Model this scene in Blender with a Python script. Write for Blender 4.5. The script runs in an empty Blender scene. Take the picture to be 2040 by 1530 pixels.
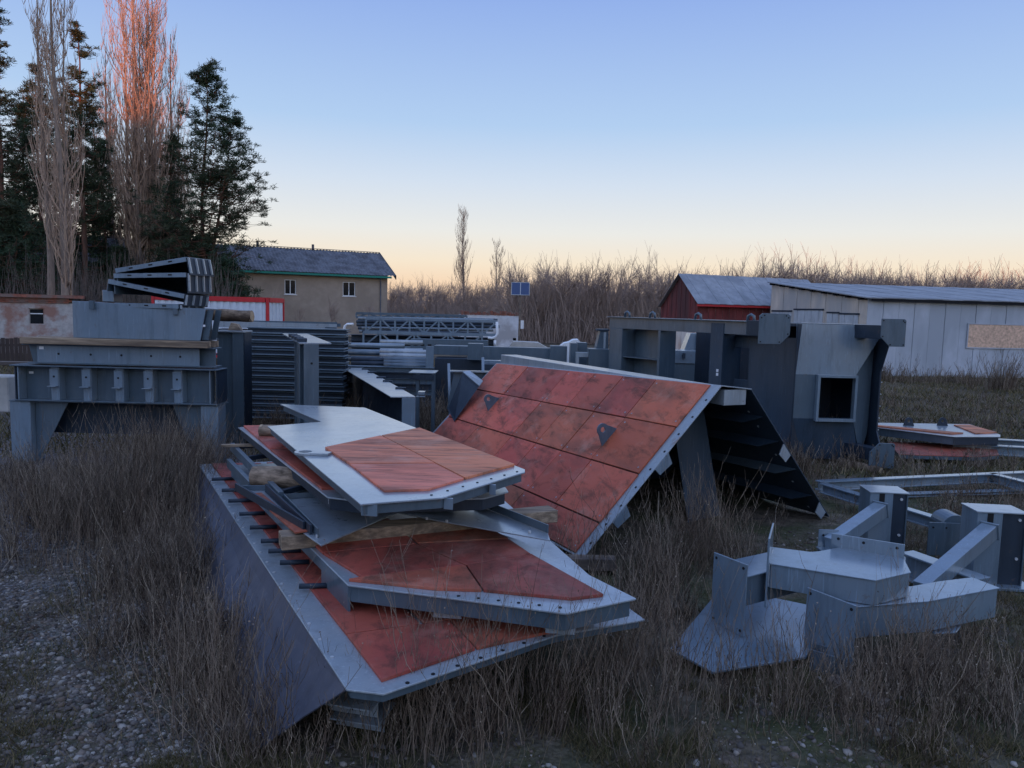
import bpy, math, random
import numpy as np
from mathutils import Vector

rnd = random.Random(7)
rng = np.random.default_rng(11)
scene = bpy.context.scene
COL = scene.collection
PI = math.pi

# ------------------------------------------------------------------ camera
F, H = 1500.0, 2.8
PITCH, ROLL = math.radians(5.65), math.radians(1.4)
FW = np.array([0, math.cos(PITCH), -math.sin(PITCH)])
U0 = np.array([0, math.sin(PITCH), math.cos(PITCH)])
R0 = np.array([1.0, 0, 0])
RT = R0 * math.cos(ROLL) + U0 * math.sin(ROLL)
UP = U0 * math.cos(ROLL) - R0 * math.sin(ROLL)
CC = np.array([0, 0, H])
cam = bpy.data.cameras.new('camera')
cam.sensor_width = 36.0
cam.lens = 36.0 * F / 2040.0
cam.clip_end = 2000
cam.clip_start = 0.05
co = bpy.data.objects.new('camera', cam)
COL.objects.link(co)
from mathutils import Matrix
m = Matrix(((RT[0], UP[0], -FW[0]), (RT[1], UP[1], -FW[1]), (RT[2], UP[2], -FW[2])))
co.matrix_world = Matrix.Translation((0, 0, H)) @ m.to_4x4()
scene.camera = co

def ray(x, y): return FW + RT * (x - 1020) / F - UP * (y - 765) / F
def Z(x, y, z):            # point seen at photo position (x, y) lying at height z
    d = ray(x, y); return CC + d * ((z - H) / d[2])
def D(x, y, Y):            # point seen at photo position (x, y) lying Y metres ahead
    d = ray(x, y); return CC + d * (Y / d[1])
def XY(px, Y):             # ground x of photo column px at distance Y (near the horizon)
    return float(D(px, 640, Y)[0])

# ------------------------------------------------------------------ view, world, sun
scene.view_settings.view_transform = 'Standard'
scene.view_settings.look = 'None'
scene.view_settings.gamma = 1
scene.view_settings.use_curve_mapping = False
scene.view_settings.exposure = 0.0

def lin(r, g, b):
    f = lambda c: ((c / 255 + 0.055) / 1.055) ** 2.4 if c / 255 > 0.04045 else c / 255 / 12.92
    return (f(r), f(g), f(b), 1)

SUN_EL, SUN_AZ = math.radians(2.2), math.radians(188)     # low, behind the camera
w = bpy.data.worlds.new('World'); scene.world = w; w.use_nodes = True
nt = w.node_tree; nt.nodes.clear()
out = nt.nodes.new('ShaderNodeOutputWorld'); bg = nt.nodes.new('ShaderNodeBackground')
sky = nt.nodes.new('ShaderNodeTexSky'); sky.sky_type = 'NISHITA'; sky.sun_disc = False
sky.sun_elevation = SUN_EL; sky.sun_rotation = SUN_AZ; sky.air_density = 1.0; sky.dust_density = 1.5; sky.ozone_density = 2.0
tc = nt.nodes.new('ShaderNodeTexCoord'); sx = nt.nodes.new('ShaderNodeSeparateXYZ')
rp = nt.nodes.new('ShaderNodeValToRGB')
stops = [(0.0, (250, 208, 172)), (0.03, (253, 221, 188)), (0.06, (252, 236, 212)), (0.10, (240, 240, 236)), (0.16, (216, 229, 245)),
         (0.23, (182, 211, 246)), (0.38, (146, 177, 239)), (0.6, (146, 177, 239)), (1.0, (148, 178, 238))]
cr = rp.color_ramp
while len(cr.elements) < len(stops): cr.elements.new(0.5)
for e, (p, c) in zip(cr.elements, stops): e.position = p; e.color = lin(*c)
vm = nt.nodes.new('ShaderNodeVectorMath'); vm.operation = 'SCALE'; vm.inputs['Scale'].default_value = 0.10
mx = nt.nodes.new('ShaderNodeMix'); mx.data_type = 'RGBA'; mx.inputs['Factor'].default_value = 0.05
L = nt.links.new
L(tc.outputs['Generated'], sx.inputs[0]); L(sx.outputs['Z'], rp.inputs[0])
L(sky.outputs[0], vm.inputs[0]); L(rp.outputs[0], mx.inputs['A']); L(vm.outputs[0], mx.inputs['B'])
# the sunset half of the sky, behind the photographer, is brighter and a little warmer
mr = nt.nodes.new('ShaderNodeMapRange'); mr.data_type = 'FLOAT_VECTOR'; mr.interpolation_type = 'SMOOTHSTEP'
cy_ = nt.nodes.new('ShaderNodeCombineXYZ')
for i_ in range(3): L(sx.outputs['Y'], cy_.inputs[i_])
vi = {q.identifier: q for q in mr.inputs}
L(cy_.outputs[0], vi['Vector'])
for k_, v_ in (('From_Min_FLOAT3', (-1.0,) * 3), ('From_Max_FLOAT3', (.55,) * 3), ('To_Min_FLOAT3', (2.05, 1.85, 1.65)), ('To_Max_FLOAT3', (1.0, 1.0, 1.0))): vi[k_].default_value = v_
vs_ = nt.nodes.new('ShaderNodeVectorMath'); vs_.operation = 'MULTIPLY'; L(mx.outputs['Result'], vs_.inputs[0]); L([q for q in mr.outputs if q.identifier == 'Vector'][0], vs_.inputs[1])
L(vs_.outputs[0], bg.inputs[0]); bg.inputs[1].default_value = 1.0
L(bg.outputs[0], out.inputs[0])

sun = bpy.data.lights.new('sun', 'SUN'); sun.energy = 5.0; sun.angle = math.radians(0.6); sun.color = (1.0, 0.31, 0.13)
so = bpy.data.objects.new('sun', sun); COL.objects.link(so)
sd = Vector((math.sin(SUN_AZ) * math.cos(SUN_EL), math.cos(SUN_AZ) * math.cos(SUN_EL), math.sin(SUN_EL)))
so.rotation_euler = sd.to_track_quat('Z', 'Y').to_euler(); so.location = (0, -20, 30)

# ------------------------------------------------------------------ helpers
def V3(*a): return np.array(a, float)
def nrm(v): v = np.asarray(v, float); return v / np.linalg.norm(v)

class Fr:
    def __init__(s, o, x, y=None, z=None):
        s.o = np.asarray(o, float); s.x = nrm(x)
        s.z = nrm(z) if z is not None else V3(0, 0, 1)
        s.y = nrm(y) if y is not None else np.cross(s.z, s.x)
    def p(s, a, b, c=0): return s.o + s.x * a + s.y * b + s.z * c

class MB:
    def __init__(s): s.v = []; s.f = []
    def add(s, vs, fs):
        n = len(s.v); s.v += [tuple(map(float, q)) for q in vs]; s.f += [tuple(i + n for i in f) for f in fs]; return s
    def hexa(s, c): return s.add(c, [(0, 3, 2, 1), (4, 5, 6, 7), (0, 1, 5, 4), (1, 2, 6, 5), (2, 3, 7, 6), (3, 0, 4, 7)])
    def fb(s, fr, x0, x1, y0, y1, z0, z1):
        return s.hexa([fr.p(*q) for q in ((x0, y0, z0), (x1, y0, z0), (x1, y1, z0), (x0, y1, z0), (x0, y0, z1), (x1, y0, z1), (x1, y1, z1), (x0, y1, z1))])
    def prism(s, poly, vec):
        n = len(poly); vec = np.asarray(vec, float); b = [np.asarray(q, float) for q in poly]
        return s.add(b + [q + vec for q in b], [tuple(range(n))[::-1], tuple(range(n, 2 * n))] + [(i, (i + 1) % n, n + (i + 1) % n, n + i) for i in range(n)])
    def bar(s, a, b, w, h, up=(0, 0, 1)):
        a = np.asarray(a, float); b = np.asarray(b, float); x = nrm(b - a); up = np.asarray(up, float)
        sdx = nrm(np.cross(up, x)); u = np.cross(x, sdx)
        c = []
        for q in (a, b):
            for i, j in ((-1, -1), (1, -1), (1, 1), (-1, 1)): c.append(q + sdx * i * w / 2 + u * j * h / 2)
        return s.hexa([c[0], c[1], c[2], c[3], c[4], c[5], c[6], c[7]])
    def tube(s, pts, rr, n=8, cap=True, jit=0.0):
        pts = [np.asarray(q, float) for q in pts]; k = len(pts)
        if not hasattr(rr, '__len__'): rr = [rr] * k
        vs = []; ref = None
        for i, q in enumerate(pts):
            t = nrm(pts[min(i + 1, k - 1)] - pts[max(i - 1, 0)])
            if ref is None: ref = V3(0, 0, 1) if abs(t[2]) < .8 else V3(1, 0, 0)
            a = nrm(np.cross(t, ref)); b = np.cross(t, a); ref = np.cross(a, t)
            for j in range(n):
                an = 2 * PI * j / n; r = rr[i] * (1 + (rnd.uniform(-jit, jit) if jit else 0))
                vs.append(q + (a * math.cos(an) + b * math.sin(an)) * r)
        fs = [(i * n + j, i * n + (j + 1) % n, (i + 1) * n + (j + 1) % n, (i + 1) * n + j) for i in range(k - 1) for j in range(n)]
        if cap: fs += [tuple(range(n))[::-1], tuple(range((k - 1) * n, k * n))]
        return s.add(vs, fs)
    def ringplate(s, c, u, v, outer, r, th):
        """plate with a round hole: outer = list of (a, b) from the hole's centre, one per segment"""
        u = nrm(u); v = nrm(v); nn = np.cross(u, v) * th; n = len(outer); c = np.asarray(c, float)
        inn = []
        for a, b in outer:
            l = math.hypot(a, b); inn.append((a / l * r, b / l * r))
        P = [c + u * a + v * b for a, b in outer]; Q = [c + u * a + v * b for a, b in inn]
        vs = P + Q + [p + nn for p in P] + [q + nn for q in Q]; fs = []
        for i in range(n):
            j = (i + 1) % n
            fs += [(i, j, n + j, n + i), (2 * n + i, 3 * n + i, 3 * n + j, 2 * n + j), (i, 2 * n + i, 2 * n + j, j), (n + i, n + j, 3 * n + j, 3 * n + i)]
        return s.add(vs, fs)
    def ibeam(s, fr, L0, h, b, tf=.02, tw=.014):
        """I section along fr.x, standing on fr.z = 0, centred on fr.y = 0"""
        s.fb(fr, 0, L0, -b / 2, b / 2, 0, tf); s.fb(fr, 0, L0, -b / 2, b / 2, h - tf, h); s.fb(fr, 0.002, L0 - .002, -tw / 2, tw / 2, tf, h - tf); return s

def inset(poly, g):
    """shrink a planar convex-ish 3D polygon by g"""
    P = [np.asarray(q, float) for q in poly]; n = len(P)
    N = nrm(sum(np.cross(P[i] - P[0], P[(i + 1) % n] - P[0]) for i in range(1, n - 1)))
    res = []
    for i in range(n):
        a, b, c = P[i - 1], P[i], P[(i + 1) % n]
        e1 = nrm(b - a); e2 = nrm(c - b); n1 = np.cross(N, e1); n2 = np.cross(N, e2)
        bis = n1 + n2; res.append(b + bis * g / max(.25, np.dot(bis, n1)))
    return res

USED = set()
def link(name, data): 
    o = bpy.data.objects.new(name, data); COL.objects.link(o); return o

def tag(o, label=None, cat=None, group=None, kind=None):
    if label: o['label'] = label
    if cat: o['category'] = cat
    if group: o['group'] = group
    if kind: o['kind'] = kind
    elif cat: o['kind'] = 'thing'
    return o

def thing(name, label, cat, loc=(0, 0, 0), group=None):
    o = link(name, None); o.location = [float(c) for c in loc]; return tag(o, label, cat, group)

def wloc(o):
    p = np.zeros(3)
    while o is not None: p += np.array(o.location); o = o.parent
    return p

def obj(name, mb, mat, parent=None, bevel=0, smooth=False, label=None, kind=None, base=None):
    """link a mesh built in world coordinates as ONE object; its origin goes to its parent's origin (or base)"""
    me = bpy.data.meshes.new(name)
    off = wloc(parent) if parent is not None else (np.asarray(base, float) if base is not None else np.zeros(3))
    me.from_pydata([(a - off[0], b - off[1], c - off[2]) for a, b, c in mb.v], [], mb.f); me.update()
    if mat: me.materials.append(mat)
    if smooth: me.polygons.foreach_set('use_smooth', [True] * len(me.polygons))
    o = link(name, me)
    if parent is not None: o.parent = parent
    elif base is not None: o.location = off
    if bevel:
        md = o.modifiers.new('bevel', 'BEVEL'); md.width = bevel; md.segments = 1; md.limit_method = 'ANGLE'; md.angle_limit = math.radians(40)
    if label: o['label'] = label
    if kind: o['kind'] = kind
    return o

def mesh_np(name, V, Fc, mat, parent=None, smooth=False):
    me = bpy.data.meshes.new(name); V = np.asarray(V, np.float32); Fc = np.asarray(Fc, np.int32)
    me.vertices.add(len(V)); me.vertices.foreach_set('co', V.ravel())
    k = Fc.shape[1]; me.loops.add(Fc.size); me.loops.foreach_set('vertex_index', Fc.ravel())
    me.polygons.add(len(Fc)); me.polygons.foreach_set('loop_start', np.arange(len(Fc), dtype=np.int32) * k)
    try: me.polygons.foreach_set('loop_total', np.full(len(Fc), k, np.int32))
    except Exception: pass
    if smooth: me.polygons.foreach_set('use_smooth', np.ones(len(Fc), bool))
    me.update(calc_edges=True); me.validate()
    if mat: me.materials.append(mat)
    o = link(name, me)
    if parent is not None: o.parent = parent
    return o

def tubes_np(P, R, sides=3):
    """P (n,k,3) R (n,k) -> verts, quads"""
    P = np.asarray(P, float); n, k, _ = P.shape
    T = np.gradient(P, axis=1); T /= np.linalg.norm(T, axis=2, keepdims=True) + 1e-9
    ref = np.where(np.abs(T[..., 2:3]) < .9, np.array([0, 0, 1.0]), np.array([1.0, 0, 0]))
    A = np.cross(T, ref); A /= np.linalg.norm(A, axis=2, keepdims=True) + 1e-9; B = np.cross(T, A)
    an = np.arange(sides) * 2 * PI / sides
    Vv = P[:, :, None] + R[:, :, None, None] * (A[:, :, None] * np.cos(an)[None, None, :, None] + B[:, :, None] * np.sin(an)[None, None, :, None])
    base = (np.arange(n) * k * sides)[:, None, None]
    i = np.arange(k - 1)[None, :, None]; j = np.arange(sides)[None, None, :]; j2 = (j + 1) % sides
    q = np.stack([base + i * sides + j, base + i * sides + j2, base + (i + 1) * sides + j2, base + (i + 1) * sides + j], -1)
    return Vv.reshape(-1, 3), q.reshape(-1, 4)

def merge(parts):
    vs = []; fs = []; n = 0
    for v, f in parts: vs.append(v); fs.append(f + n); n += len(v)
    return np.concatenate(vs), np.concatenate(fs)

def dup(o, loc, rz=None, sc=None, label=None, group=None):
    c = o.copy(); COL.objects.link(c); c.location = loc
    if rz is not None: c.rotation_euler = (0, 0, rz)
    if sc is not None: c.scale = sc if hasattr(sc, '__len__') else (sc, sc, sc)
    if label: c['label'] = label
    if group: c['group'] = group
    for ch in list(o.children):
        d = ch.copy(); COL.objects.link(d); d.parent = c
    return c

# ------------------------------------------------------------------ materials
class NT:
    def __init__(s, name):
        s.m = bpy.data.materials.new(name); s.m.use_nodes = True; s.t = s.m.node_tree
        s.b = s.t.nodes['Principled BSDF']; s.tc = s.n('ShaderNodeTexCoord'); s.src = s.tc.outputs['Object']
    def n(s, t, **k):
        q = s.t.nodes.new(t)
        for a, b in k.items(): setattr(q, a, b)
        return q
    def l(s, a, b): s.t.links.new(a, b)
    def map(s, scale=(1, 1, 1), rot=(0, 0, 0)):
        q = s.n('ShaderNodeMapping'); q.inputs['Scale'].default_value = scale; q.inputs['Rotation'].default_value = rot; s.l(s.src, q.inputs[0]); return q.outputs[0]
    def noise(s, scale, detail=4, rough=.6, vec=None, dist=0):
        q = s.n('ShaderNodeTexNoise'); q.inputs['Scale'].default_value = scale; q.inputs['Detail'].default_value = detail
        q.inputs['Roughness'].default_value = rough; q.inputs['Distortion'].default_value = dist; s.l(vec if vec else s.src, q.inputs['Vector']); return q.outputs['Fac']
    def voro(s, scale, feature='F1', vec=None, out='Distance'):
        q = s.n('ShaderNodeTexVoronoi', feature=feature); q.inputs['Scale'].default_value = scale; s.l(vec if vec else s.src, q.inputs['Vector']); return q.outputs[out]
    def ramp(s, fac, stops):
        q = s.n('ShaderNodeValToRGB'); c = q.color_ramp
        while len(c.elements) < len(stops): c.elements.new(.5)
        for e, (p, col) in zip(c.elements, stops):
            e.position = p; e.color = (*col, 1) if hasattr(col, '__len__') else (col, col, col, 1)
        s.l(fac, q.inputs[0]); return q.outputs[0]
    def mix(s, f, a, b, mode='MIX'):
        q = s.n('ShaderNodeMix', data_type='RGBA', blend_type=mode)
        for v, i in ((f, 'Factor'), (a, 'A'), (b, 'B')):
            if hasattr(v, 'links'): s.l(v, q.inputs[i])
            elif hasattr(v, '__len__'): q.inputs[i].default_value = (*v, 1)
            else: q.inputs[i].default_value = v
        return q.outputs['Result']
    def math(s, op, a, b=0.0):
        q = s.n('ShaderNodeMath', operation=op)
        for i, v in enumerate((a, b)):
            if hasattr(v, 'links'): s.l(v, q.inputs[i])
            else: q.inputs[i].default_value = v
        return q.outputs[0]
    def rand(s): return s.n('ShaderNodeObjectInfo').outputs['Random']
    def bump(s, h, st=.3, dist=.01):
        q = s.n('ShaderNodeBump'); q.inputs['Strength'].default_value = st; q.inputs['Distance'].default_value = dist; s.l(h, q.inputs['Height']); s.l(q.outputs[0], s.b.inputs['Normal'])
    def fin(s, col=None, rough=None, metal=0, spec=None):
        for v, k in ((col, 'Base Color'), (rough, 'Roughness'), (spec, 'Specular IOR Level')):
            if v is None: continue
            if hasattr(v, 'links'): s.l(v, s.b.inputs[k])
            elif hasattr(v, '__len__'): s.b.inputs[k].default_value = (*v, 1)
            else: s.b.inputs[k].default_value = v
        s.b.inputs['Metallic'].default_value = metal
        return s.m

def steel(name, base, r0=.30, r1=.5, dust=(.30, .29, .27), dustamt=.25, rust=0.0, coat=.0):
    t = NT(name)
    n1 = t.noise(1.3, 5, .6); n2 = t.noise(14, 4, .65); n3 = t.noise(1.0, 4, .6, t.map((2.2, 2.2, .35)))
    b = t.mix(t.ramp(n1, [(.3, 0), (.7, 1)]), tuple(c * .86 for c in base), tuple(c * 1.12 for c in base))
    b = t.mix(t.math('MULTIPLY', t.ramp(n3, [(.45, 0), (.75, 1)]), dustamt), b, dust)
    b = t.mix(t.math('MULTIPLY', t.ramp(n2, [(.56, 0), (.72, 1)]), dustamt * .8), b, tuple(c * .6 for c in dust))
    if rust:
        nr = t.noise(2.1, 5, .7, dist=.4); b = t.mix(t.math('MULTIPLY', t.ramp(nr, [(.56, 0), (.66, 1)]), rust), b, (.22, .11, .06))
    sp_ = t.noise(7.5, 6, .75); b = t.mix(t.math('MULTIPLY', t.ramp(sp_, [(.63, 0), (.68, 1)]), .45), b, (.13, .085, .06))
    ln_ = t.noise(5.0, 3, .6, t.map((9, 9, .5))); b = t.mix(t.math('MULTIPLY', t.ramp(ln_, [(.60, 0), (.70, 1)]), .35), b, tuple(min(1, c * 1.9 + .03) for c in base))
    dk_ = t.noise(2.3, 5, .7, t.map((3, 3, .45))); b = t.mix(t.math('MULTIPLY', t.ramp(dk_, [(.52, 0), (.70, 1)]), .5), b, tuple(c * .5 for c in base))
    r = t.ramp(t.noise(3.1, 5, .65), [(.3, r0), (.7, r1)])
    t.bump(t.math('ADD', t.noise(1.1, 2, .5), t.math('MULTIPLY', n2, .05)), .25, .012)
    t.b.inputs['Coat Weight'].default_value = coat; t.b.inputs['Coat Roughness'].default_value = .18; t.b.inputs['Coat IOR'].default_value = 1.7
    return t.fin(b, r, spec=.5)

def tilemat(name, a, bcol, dark, ax=(1, 1, 1), rot=(0, 0, 0), rough=.5):
    t = NT(name); rd = t.rand()
    n1 = t.noise(1.5, 5, .62, t.map(ax, rot), dist=.25); n2 = t.noise(3.3, 6, .72, t.map(tuple(c * 1.3 for c in ax), rot), dist=.4); n3 = t.noise(30, 3, .7)
    b = t.mix(rd, a, bcol); hs = t.n('ShaderNodeHueSaturation'); t.l(t.math('ADD', t.math('MULTIPLY', rd, .018), .499), hs.inputs['Hue']); t.l(t.math('ADD', t.math('MULTIPLY', t.math('FRACT', t.math('MULTIPLY', rd, 7.3)), .45), .78), hs.inputs['Value'])
    b = t.mix(t.ramp(t.noise(.9, 4), [(.35, 0), (.65, 1)]), b, bcol)
    b = t.mix(t.math('MULTIPLY', t.ramp(n1, [(.46, 0), (.64, 1)]), .62), b, dark)
    b = t.mix(t.math('MULTIPLY', t.ramp(n2, [(.50, 0), (.64, 1)]), .7), b, tuple(c * .75 for c in dark))
    b = t.mix(t.math('MULTIPLY', t.ramp(t.noise(2.4, 5, .7), [(.54, 0), (.72, 1)]), .40), b, (.52, .27, .21))
    b = t.mix(t.math('MULTIPLY', t.ramp(n3, [(.6, 0), (.75, 1)]), .25), b, (.10, .05, .04))
    t.l(b, hs.inputs['Color']); b = hs.outputs[0]
    t.bump(t.math('ADD', t.noise(2.0, 3, .5), t.math('MULTIPLY', n3, .1)), .25, .01)
    return t.fin(b, t.ramp(n2, [(.3, rough - .08), (.7, rough + .15)]), spec=.2)

def plain(name, base, rough=.7, var=.25, sc=6, dirt=None, spec=.3, bump=.2, stretch=(1, 1, 1), metal=0):
    t = NT(name); v = t.map(stretch)
    n = t.noise(sc, 5, .65, v); n2 = t.noise(sc * .23, 4, .6, v)
    b = t.mix(t.ramp(n, [(.3, 0), (.7, 1)]), tuple(c * (1 - var) for c in base), tuple(min(1, c * (1 + var)) for c in base))
    if dirt: b = t.mix(t.ramp(n2, [(.45, 0), (.62, 1)]), b, dirt)
    if bump: t.bump(n, bump, .01)
    return t.fin(b, rough, metal, spec)

M = {}
M['steel'] = steel('grey_blue_paint', (.070, .105, .135), .34, .5, dust=(.20, .21, .22), coat=.35)
M['steel_light'] = steel('deck_paint', (.24, .28, .315), .24, .42, dust=(.50, .50, .49), dustamt=.35, coat=1.0)
M['steel_flange'] = steel('flange_paint', (.28, .32, .35), .34, .5, dust=(.40, .38, .35), dustamt=.4, coat=.8)
M['steel_rusty'] = steel('flange_paint_stained', (.24, .28, .31), .34, .5, dust=(.40, .36, .30), dustamt=.4, rust=.85, coat=.5)
M['steel_dark'] = steel('dark_shaded_paint', (.013, .025, .043), .45, .65, dust=(.04, .055, .07))  # dark parts, and steel in shade with that shade put into the colour
M['steel_mid'] = steel('half_shaded_paint', (.028, .050, .078), .42, .6, dust=(.09, .10, .12), dustamt=.3)  # same grey steel, shade on webs and inner plates put into the colour
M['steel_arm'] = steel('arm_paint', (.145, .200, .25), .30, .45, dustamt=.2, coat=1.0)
M['steel_skirt'] = steel('skirt_paint', (.075, .082, .112), .5, .7, dust=(.19, .17, .17), dustamt=.4)
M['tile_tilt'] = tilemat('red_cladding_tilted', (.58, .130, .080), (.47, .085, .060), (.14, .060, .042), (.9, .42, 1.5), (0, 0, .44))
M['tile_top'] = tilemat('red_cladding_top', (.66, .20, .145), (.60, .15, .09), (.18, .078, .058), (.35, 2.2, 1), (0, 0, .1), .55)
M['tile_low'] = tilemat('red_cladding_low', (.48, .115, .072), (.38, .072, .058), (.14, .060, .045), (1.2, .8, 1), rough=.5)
M['bolt'] = plain('bolt_black', (.012, .012, .014), .7, bump=0)
M['zinc'] = plain('zinc_bolt', (.45, .46, .47), .35, .1, bump=0, spec=.5)
M['label'] = plain('white_paper', (.7, .7, .72), .7, .05, bump=0)
M['joint'] = plain('joint_dark', (.045, .015, .012), .8, bump=0)
M['bark'] = plain('log_bark', (.25, .18, .125), .9, .75, 16, dirt=(.07, .048, .036), bump=1.0, stretch=(.4, 1, 1))
M['logend'] = plain('log_end', (.42, .31, .20), .85, .3, 14)
M['timber'] = plain('sawn_timber', (.30, .22, .15), .85, .5, 7, dirt=(.13, .095, .07), bump=.6, stretch=(.3, 5, 5))
M['timber_old'] = plain('weathered_timber', (.20, .155, .12), .9, .35, 5, dirt=(.10, .08, .07), bump=.5, stretch=(.3, 5, 5))
M['white'] = plain('white_paint', (.72, .72, .72), .5, .08, 4, bump=0)
M['container'] = plain('container_white', (.58, .62, .68), .5, .08, 4, bump=0)
M['redpaint'] = plain('red_paint', (.50, .030, .035), .5, .15, 4)
M['glass'] = plain('dark_glass', (.012, .014, .018), .08, .1, 2, bump=0, spec=.6)
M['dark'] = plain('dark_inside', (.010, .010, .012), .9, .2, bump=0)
M['render'] = plain('house_render', (.36, .29, .23), .95, .10, 2.2, dirt=(.30, .24, .19), bump=.1)
M['asbestos'] = plain('roof_cement', (.15, .155, .175), .9, .35, 3, dirt=(.09, .09, .10), bump=0, stretch=(1.5, 1.5, .4))
M['green'] = plain('green_trim', (.02, .20, .15), .6, .1, 3, bump=0)
M['brick'] = plain('old_brick', (.26, .095, .065), .95, .4, 7, dirt=(.20, .14, .12))
M['peel'] = plain('peeling_plaster', (.42, .39, .37), .95, .2, 5, dirt=(.30, .17, .135), bump=.3)
M['limewash'] = plain('limewash', (.60, .60, .62), .9, .12, 3, dirt=(.40, .38, .38))
M['solar'] = plain('solar_cell', (.02, .045, .13), .15, .1, 3, bump=0, spec=.5)
M['rustwall'] = plain('rusty_red_sheet', (.20, .045, .042), .85, .45, 2.2, dirt=(.10, .04, .04), stretch=(1, 1, .3))
M['tin'] = plain('tin_roof', (.27, .28, .30), .6, .2, 3, dirt=(.20, .21, .23), bump=0)
M['shedwall'] = plain('shed_sheet', (.42, .45, .50), .6, .12, 2.0, dirt=(.33, .36, .40), bump=.1, stretch=(1, 1, .4))
M['shedend'] = plain('shed_end_sheet', (.58, .50, .42), .8, .2, 2.2, dirt=(.42, .40, .38), bump=.1, stretch=(1, 1, .3))
M['sheddoor'] = plain('shed_door_sheet', (.42, .45, .48), .7, .2, 4, bump=.1, stretch=(1, 1, .3))
M['osb'] = plain('chipboard', (.62, .42, .30), .9, .35, 8)
M['whitefence'] = plain('white_sheet_fence', (.55, .50, .46), .8, .15, 3, dirt=(.40, .27, .22), stretch=(2, 2, .5))
M['brownfence'] = plain('brown_fence', (.06, .045, .04), .9, .3, 3, stretch=(3, 3, .4))
M['tarp'] = plain('pale_tarpaulin', (.45, .42, .38), .7, .15, 3)
M['twig'] = plain('grey_twig', (.13, .105, .09), .95, .35, 2, bump=0)
M['poplar_twig'] = plain('poplar_twig', (.42, .30, .22), .95, .3, 2, bump=0)
M['poplar_bark'] = plain('poplar_bark', (.23, .18, .145), .95, .3, 4, stretch=(3, 3, .6))
M['pine_bark'] = plain('pine_bark', (.15, .075, .05), .95, .4, 3, dirt=(.07, .045, .035), stretch=(2, 2, .6))
M['needle'] = plain('pine_needle', (.032, .056, .030), .8, .5, 1.2, dirt=(.058, .062, .034), bump=0, spec=.2)
M['wood_far'] = plain('woodland_twig', (.36, .265, .215), .95, .35, 1, bump=0)

def weedmat(name, cols):
    t = NT(name); g = t.n('ShaderNodeNewGeometry')
    c = t.ramp(g.outputs['Random Per Island'], [(i / (len(cols) - 1), q) for i, q in enumerate(cols)])
    v_ = t.noise(.9, 3, .6); c = t.mix(1.0, c, t.ramp(v_, [(.3, (.62, .55, .50)), (.5, (1.0, .95, .88)), (.7, (1.0, 1.0, 1.0))]), 'MULTIPLY')
    return t.fin(c, .9, spec=.1)
M['stalk'] = weedmat('pale_stalk', [(.20, .155, .125), (.34, .27, .21), (.14, .10, .08), (.27, .22, .18)])
M['weed'] = weedmat('dry_weed', [(.050, .037, .030), (.11, .086, .067), (.25, .205, .165), (.085, .055, .045), (.46, .39, .31), (.15, .115, .09)])
M['grass'] = weedmat('thin_grass', [(.06, .07, .022), (.15, .125, .07), (.24, .19, .115), (.045, .055, .02), (.12, .09, .055)])
M['stone'] = weedmat('gravel_stone', [(.055, .050, .048), (.14, .125, .12), (.21, .19, .18), (.09, .075, .068), (.18, .14, .115), (.38, .36, .34), (.045, .04, .038)])

def groundmat():
    t = NT('ground_soil')
    v = t.voro(26, out='Color'); vd = t.voro(26)
    v2 = t.voro(70, out='Color'); v2d = t.voro(70)
    s = t.n('ShaderNodeSeparateColor'); t.l(v, s.inputs[0]); s2 = t.n('ShaderNodeSeparateColor'); t.l(v2, s2.inputs[0])
    grav = t.ramp(s.outputs[0], [(0, (.105, .098, .105)), (.5, (.20, .185, .19)), (1, (.32, .29, .29))])
    grav = t.mix(.4, grav, t.ramp(s2.outputs[0], [(0, (.08, .075, .08)), (1, (.30, .28, .28))]))
    grav = t.mix(t.ramp(vd, [(.35, 0), (.75, 1)]), grav, (.05, .046, .05))
    soil = t.ramp(t.noise(5, 6, .7), [(.3, (.050, .042, .030)), (.52, (.13, .10, .070)), (.72, (.26, .205, .145))])
    moss = t.ramp(t.noise(9, 5, .7), [(.3, (.030, .040, .014)), (.7, (.095, .095, .038))])
    soil = t.mix(t.ramp(t.noise(1.1, 4), [(.42, 0), (.6, 1)]), soil, moss)
    far = t.ramp(t.noise(.35, 6, .7), [(.32, (.055, .046, .036)), (.5, (.11, .085, .060)), (.66, (.20, .155, .105))])
    g = t.n('ShaderNodeNewGeometry'); sp = t.n('ShaderNodeSeparateXYZ'); t.l(g.outputs['Position'], sp.inputs[0])
    # gravel on the left-hand track and in patches, soil elsewhere
    mx_ = t.math('ADD', t.math('MULTIPLY', t.math('ADD', sp.outputs[0], 3.2), -.35), t.math('MULTIPLY', t.math('SUBTRACT', t.noise(.55, 5, .65), .5), 5.0))
    gm = t.ramp(mx_, [(.0, .12), (.9, 1)])
    col = t.mix(gm, soil, grav)
    fy = t.ramp(t.math('MULTIPLY', sp.outputs[1], .01), [(.14, 0), (.2, 1)])
    col = t.mix(fy, col, far)
    h = t.math('ADD', t.math('MULTIPLY', vd, -.6), t.noise(12, 6, .7))
    t.bump(h, .9, .03)
    return t.fin(col, .95, spec=.15)
M['ground'] = groundmat()

# ================================================================== SETTING
def hnoise(x, y):
    return (.035 * np.sin(x * 1.3 + 1.1 * np.sin(y * .9)) * np.cos(y * 1.1 + .7 * np.sin(x * .8)) + .015 * np.sin(x * 4.1 + y * 2.3) * np.sin(y * 3.7 - x * 1.9)
            + .008 * np.sin(x * 9.3 - y * 6.1) * np.sin(y * 8.9 + x * 5))
def gz(x, y): return hnoise(np.asarray(x, float), np.asarray(y, float)) - .02

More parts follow.
